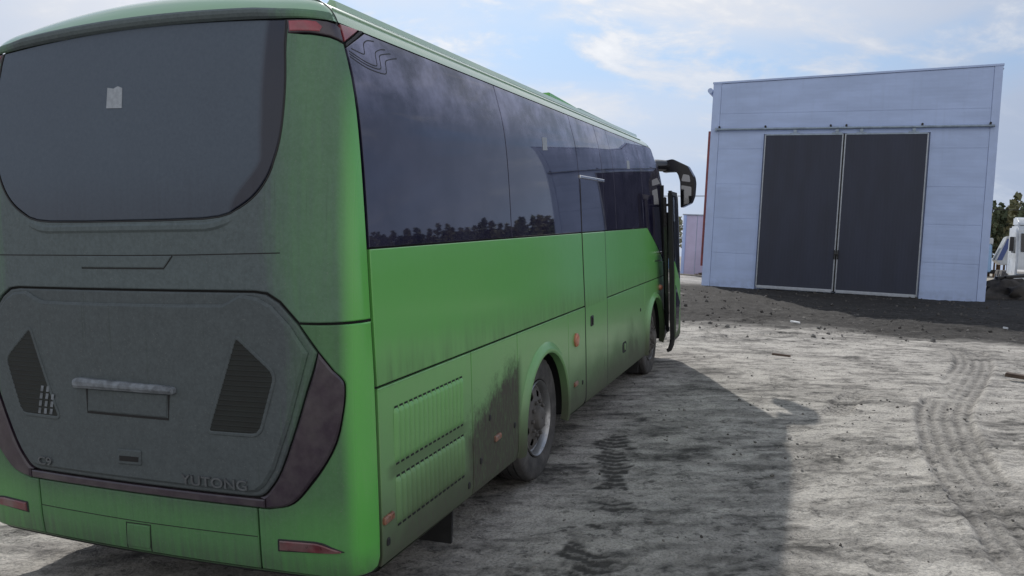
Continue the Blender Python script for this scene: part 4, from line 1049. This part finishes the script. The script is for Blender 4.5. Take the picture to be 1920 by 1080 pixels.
def lump(name, x, y, sx, sy, h, mat, seed, label, cat, sink=.05):
    bm = bmesh.new(); bmesh.ops.create_icosphere(bm, subdivisions=4, radius=1); rr = random.Random(seed)
    from mathutils import noise as mn
    for v_ in bm.verts:
        q = v_.co.copy(); k = 1+.35*mn.noise(q*1.7+Vector((seed, 0, 0)))+.22*mn.noise(q*5+Vector((0, seed, 0)))+.12*mn.noise(q*12)
        v_.co = Vector((q.x*sx*k, q.y*sy*k, max(-.1, q.z)*h*k))
    o = finish(bm, name, mat, None, 60, label=label, category=cat); o.location = (x, y, gz(x, y)-sink); return o
lump('rubble_heap', 8.75, 35.6, .7, .4, .34, M['brick'], 3, 'low dark rubble heap at the foot of the lilac cabin', 'rubble')
lump('soil_heap', 17.0, 26.6, 1.5, 1.0, .75, M['soil'], 5, 'dark soil heap beside the right corner of the hall', 'soil heap')
bm = bmesh.new(); box(bm, -1.2, 1.2, -.12, .12, 0, .06, .008); o = finish(bm, 'timber_plank', M['wood'], None, 40, label='pale timber plank lying in front of the lilac cabin', category='plank'); o.location = (7.9, 34.2, gz(7.9, 34.2)+.06); o.rotation_euler = (0, .03, .3)
for k, (x0, y0, rz, ln) in enumerate(((17.2, 27.4, .5, 2.6), (17.9, 27.2, .2, 3.0))):
    bm = bmesh.new(); box(bm, -ln/2, ln/2, -.05, .05, 0, .08, .008); o = finish(bm, 'steel_beam', M['black'], None, 40, label=('grey steel beam lying across the dark soil heap', 'second grey beam on the soil heap, nearer the picture edge')[k], category='beam'); o.location = (x0, y0, gz(x0, y0)+.78+.05*k); o.rotation_euler = (0, -.08, rz)
bm = bmesh.new(); prism(bm, [(-.28,0),(.28,.02),(.2,.2),(-.16,.24)], -.01, .01, 'y'); o = finish(bm, 'white_sheet', M['litter'], None, 40, label='crumpled white sheet lying at the soil heap', category='sheet'); o.location = (16.45, 27.2, gz(16.45, 27.2)+.55); o.rotation_euler = (.5, .1, -.4)

def wheel_simple(parent, x, y, z, r=.5, wd=.3):
    bm = bmesh.new(); lathe(bm, [(-wd/2, r*.55), (-wd/2, r*.92), (-wd/2+.04, r), (wd/2-.04, r), (wd/2, r*.92), (wd/2, r*.55)], 28, 'y', (x, y, z)); bmesh.ops.recalc_face_normals(bm, faces=bm.faces[:]); t = finish(bm, 'wheel', M['tyre'], parent)
    bm = bmesh.new(); lathe(bm, [(-wd/2+.03, .001), (-wd/2+.05, r*.4), (-wd/2+.02, r*.56), (wd/2-.02, r*.56), (wd/2-.05, r*.4), (wd/2-.03, .001)], 20, 'y', (x, y, z)); finish(bm, 'rim', M['steel'], t)
# tipper truck behind the hall's right edge; local x forward (to the left in view)
tx, ty = at(30.9, 60)
tip = empty('tipper_truck', 'light blue tipper truck with white and blue striped body', 'truck', None, (tx, ty, gz(tx, ty)), math.radians(150+4))
mbox('chassis', M['black'], tip, -3.6, 2.0, -.45, .45, .75, 1.0)
bm = bmesh.new(); prism(bm, [(.35,.85),(2.1,.85),(2.15,1.5),(2.0,1.75),(1.75,2.55),(.4,2.6)], -1.1, 1.1, 'y', bev=.06); cabo = finish(bm, 'cab', M['lblue'], tip)
bm = bmesh.new(); prism(bm, [(.75,1.7),(1.85,1.7),(1.68,2.35),(.75,2.38)], -1.13, 1.13, 'y'); finish(bm, 'cab_window', M['gloss'], cabo)
mbox('cab_roof', M['white'], tip, .35, 1.75, -1.05, 1.05, 2.60, 3.0, bev=.08)
bm = bmesh.new(); prism(bm, [(-3.9,1.35),(-.15,1.35),(.20,1.62),(-.38,3.15),(-4.1,3.25)], -1.2, 1.2, 'y', bev=.03); bodyo = finish(bm, 'tipper_body', M['white'], tip)
for k in range(5):
    x0 = -.28-.62*k
    for sgn in (1, -1):
        bm = bmesh.new(); prism(bm, [(x0+.10,1.62),(x0+.38,1.62),(x0-.10,2.98),(x0-.38,2.98)], min(sgn*1.2, sgn*1.225), max(sgn*1.2, sgn*1.225), 'y'); finish(bm, 'blue_stripe', M['blue'], bodyo)
for xx in (1.3, -1.9, -3.0):
    for sgn in (1, -1): wheel_simple(tip, xx, sgn*.95, .5)
# white tractor cab at the picture's edge
tx, ty = at(32.75, 52)
trk = empty('white_truck', 'white tractor truck with rounded cab at the right picture edge', 'truck', None, (tx, ty, gz(tx, ty)), math.radians(-112))
bm = bmesh.new(); prism(bm, [(-.1,.75),(2.15,.55),(2.3,.75),(2.32,1.6),(2.2,2.0),(1.95,3.05),(1.6,3.35),(-.1,3.4)], -1.2, 1.2, 'y', bev=.10); cb = finish(bm, 'cab', M['white'], trk)
bm = bmesh.new(); prism(bm, [(-.1,3.42),(1.5,3.38),(1.25,3.62),(.6,3.85),(-.1,3.9)], -1.05, 1.05, 'y', bev=.06); finish(bm, 'roof_deflector', M['white'], trk)
bm = bmesh.new(); prism(bm, [(2.245,1.98),(2.27,2.0),(2.02,2.95),(1.99,2.93)], -1.0, 1.0, 'y'); finish(bm, 'windscreen', M['gloss'], cb)
for sgn in (1, -1):
    bm = bmesh.new(); prism(bm, [(.9,1.95),(2.0,1.9),(1.82,2.75),(.95,2.8)], min(sgn*1.2, sgn*1.21), max(sgn*1.2, sgn*1.21), 'y'); finish(bm, 'side_window', M['gloss'], cb)
    mbox('mirror', M['black'], trk, 1.95, 2.1, min(sgn*1.3, sgn*1.5), max(sgn*1.3, sgn*1.5), 2.0, 2.75, bev=.03)
    mbox('headlamp', M['chrome'], trk, 2.28, 2.335, min(sgn*.75, sgn*1.12), max(sgn*.75, sgn*1.12), .85, 1.05, bev=.01)
mbox('grille', M['black'], trk, 2.28, 2.34, -.65, .65, 1.15, 1.45, bev=.01); mbox('bumper', M['white'], trk, 2.0, 2.42, -1.22, 1.22, .40, .78, bev=.06)
mbox('chassis', M['black'], trk, -4.2, 1.9, -.45, .45, .7, .98); mbox('fifth_wheel', M['black'], trk, -3.0, -2.0, -.5, .5, .98, 1.2)
for xx in (1.2, -2.3, -3.6):
    for sgn in (1, -1): wheel_simple(trk, xx, sgn*.98, .5)
# dark green van-like container behind the open door of the coach
cx_, cy_ = at(11.30, 46)
cont = empty('dark_container', 'dark green steel container behind the coach door, left of the cabin', 'container', None, (cx_, cy_, gz(cx_, cy_)), .1)
mbox('container_box', M['dgreen'], cont, -2.6, .12, 0, 2.4, .75, 2.75); mbox('container_base', M['lblue'], cont, -2.6, .12, .05, 2.35, .12, .72)
for k in range(9): mbox('rib', M['dgreen'], cont, -2.5+.28*k, -2.40+.28*k, -.03, -.002, .8, 2.7, bev=.006)

# far pine wood: one mass
def wood():
    rng = np.random.RandomState(3); V, F = [], []; col = []
    def quad(p, a, b, c_):
        i = len(V); V.extend([p-a-b, p+a-b, p+a+b, p-a+b]); F.append((i, i+1, i+2, i+3)); col.append(c_)
    trees = []
    for az in np.arange(24, 72, .30):
        for rowd in (138, 150, 164):
            trees.append((az+rng.uniform(-.25, .25), rowd+rng.uniform(-5, 5), rng.uniform(10.0, 12.6)))
    for az in np.arange(36, 75, .13): trees.append((az+rng.uniform(-.1, .1), 122+rng.uniform(-5, 5), rng.uniform(9.5, 12.5)))
    for az in np.arange(-8, 24, .7):
        for rowd in (215, 235): trees.append((az+rng.uniform(-.3, .3), rowd+rng.uniform(-6, 6), rng.uniform(7.5, 11.0)))
    for az, d, h in trees:
        x, y = at(az, d); z = 1.1; tone = rng.uniform(0, 1)
        i = len(V); r0 = .16
        for k in range(5): V.append(np.array([x+r0*math.cos(k*1.2566), y+r0*math.sin(k*1.2566), z]))
        V.append(np.array([x, y, z+h*.95]))
        for k in range(5): F.append((i+k, i+(k+1) % 5, i+5)); col.append(-1)
        nl = 190; lo = rng.uniform(.22, .42)
        for k in range(nl):
            t = rng.uniform(lo, 1)**.9; rr = (1-t)**.7*h*.21*rng.uniform(.15, 1.15)+.08; a = rng.uniform(0, 6.283)
            p = np.array([x+rr*math.cos(a), y+rr*math.sin(a), z+h*t]); s = rng.uniform(.14, .40)
            d1 = rng.normal(size=3); d1 /= np.linalg.norm(d1); d2 = np.cross(d1, rng.normal(size=3)); d2 /= np.linalg.norm(d2)
            quad(p, d1*s, d2*s*.6, tone)
    me = bpy.data.meshes.new('pine_wood'); me.from_pydata([tuple(p) for p in V], [], F)
    at_ = me.attributes.new('tone', 'FLOAT', 'FACE'); at_.data.foreach_set('value', np.array(col, np.float32))
    m, n, b = new_mat('pine_foliage'); x, y, z = n.coords(); v = n.vec(x, y, z); tn = n.attr('tone'); f = n.noise(v, .6, 4)
    c = n.mix((tn*.5+f*.5).ss(.2, .8), (.085, .11, .07), (.24, .23, .14)); c = n.mix(tn.ss(-.1, -.6), c, (.16, .10, .06))
    bsdf(n, b, col=c, rough=.9, spec=.2); me.materials.append(m)
    return link(bpy.data.objects.new('pine_wood', me), kind='stuff', label='dark pine wood on the horizon behind the trucks', category='wood')
wood()

# power line: two poles and two wires
M['conc'] = plain('grey_concrete_pole', (.3, .3, .3), .8, noise=.15)
poles = []
for k, (az, d) in enumerate(((-24, 118), (17.5, 98), (45, 105))):
    x, y = at(az, d); z = 1.1
    pe = empty('power_pole', ('concrete power pole beyond the coach', 'concrete power pole standing behind the hall', 'concrete power pole off to the right by the wood')[k], 'pole', None, (x, y, z))
    bm = bmesh.new(); tube(bm, [(0,0,-.3),(0,0,8.6)], [.16,.10], 10); finish(bm, 'post', M['conc'], pe)
    bm = bmesh.new(); box(bm, -.9, .9, -.05, .05, 8.2, 8.32); finish(bm, 'cross_arm', M['steel'], pe); poles.append(Vector((x, y, z)))
for k, off in enumerate((-.8, .8)):
    bm = bmesh.new(); pts = []
    for A, B in zip(poles, poles[1:]):
        for j in range(17):
            t = j/16; p = A.lerp(B, t); p.z += 8.4-1.0*4*t*(1-t); pts.append((p.x+off, p.y+off*.2, p.z))
    tube(bm, pts, .022, 5); finish(bm, 'power_cable', M['black'], None, 40, label=('nearer sagging power cable strung behind the hall', 'farther sagging power cable strung behind the hall')[k], category='cable')

# ------------------------------------------------------------------ small things on the ground
def scrap(name, lab, x, y, pts, mat, rz, th=.02, tilt=.15):
    bm = bmesh.new(); prism(bm, pts, 0, th, 'z', bev=.004); o = finish(bm, name, mat, None, 40, label=lab, category=name.split('_')[-1]); o.location = (x, y, gz(x, y)+.035); o.rotation_euler = (tilt, .1, rz)
scrap('white_scrap', 'white scrap of foam on the dark soil before the gate', 5.82, 16.44, [(-.10,-.04),(.09,-.05),(.12,.02),(.02,.06),(-.09,.04)], M['litter'], .2, .03)
scrap('white_scrap', 'white scrap on dark soil near the right picture edge', 10.32, 16.74, [(-.09,-.05),(.09,-.03),(.06,.06),(-.05,.05)], M['litter'], .9, .04)
scrap('wood_stick', 'dark short stick lying on sunlit dirt before the hall', 3.95, 11.63, [(-.16,-.02),(.15,-.012),(.16,.02),(-.15,.016)], M['brick'], .25, .03)
scrap('dark_board', 'dark broken board on pale dirt at the right picture edge', 6.62, 10.3, [(-.22,-.04),(.2,-.03),(.22,.04),(-.18,.05)], M['brick'], -.3, .05)
# clods and pebbles: past counting
def clods():
    rng = np.random.RandomState(11); bm = bmesh.new(); bmesh.ops.create_icosphere(bm, subdivisions=1, radius=1)
    bv = np.array([v_.co[:] for v_ in bm.verts]); bf = np.array([[v_.index for v_ in f.verts] for f in bm.faces]); bm.free()
    n_ = 4600; X = np.empty(n_); Y = np.empty(n_); S = np.empty(n_)
    for i in range(n_):
        if i < 1700: X[i], Y[i] = rng.uniform(-3, 8.5), rng.uniform(2.5, 14); S[i] = .002+.012*rng.rand()**7
        elif i < 4000: X[i], Y[i] = rng.uniform(1, 18), rng.uniform(14, 27); S[i] = .006+.040*rng.rand()**5
        else:
            k = rng.randint(0, 7); c_ = [(3.3,8.3),(2.2,6.8),(3.4,5.7),(1.0,5.0),(4.6,8.5),(1.9,8.2),(5.4,6.8)][k]; X[i], Y[i] = rng.normal(c_[0], .5), rng.normal(c_[1], .35); S[i] = .003+.016*rng.rand()**5
    ix = np.clip(np.searchsorted(gx, X)-1, 0, nx-2); iy = np.clip(np.searchsorted(gy, Y)-1, 0, ny-2); Z = GZ[iy, ix]
    V = []; F = []
    for i in range(n_):
        R_ = Matrix.Rotation(rng.uniform(0, 6.28), 3, rng.normal(size=3)); sc = S[i]*rng.uniform(.6, 1.25, 3)
        p = (bv*(1+.25*rng.normal(size=(len(bv), 1)))*sc)@np.array(R_).T+np.array([X[i], Y[i], Z[i]+S[i]*.35]); F.append(bf+len(V)*len(bv)); V.append(p)
    V = np.concatenate(V); F = np.concatenate(F); me = bpy.data.meshes.new('dirt_clods'); me.from_pydata(V.tolist(), [], F.tolist())
    m, n, b = new_mat('dirt_clod'); x, y, z = n.coords(); f = n.noise(n.vec(x, y, z), 3.0, 5); g_ = n.noise(n.vec(x, y, z), 60, 3)
    c = n.mix(f.ss(.35, .65), (.055, .05, .046), (.26, .25, .235)); c = n.mix(y.ss(14, 17)*.75, c, (.04, .036, .034))
    bsdf(n, b, col=c, rough=.95, nor=n.bump(g_, .5, .01)); me.materials.append(m)
    link(bpy.data.objects.new('dirt_clods', me), kind='stuff', label='small clods and pebbles strewn over the dirt', category='clods')
clods()
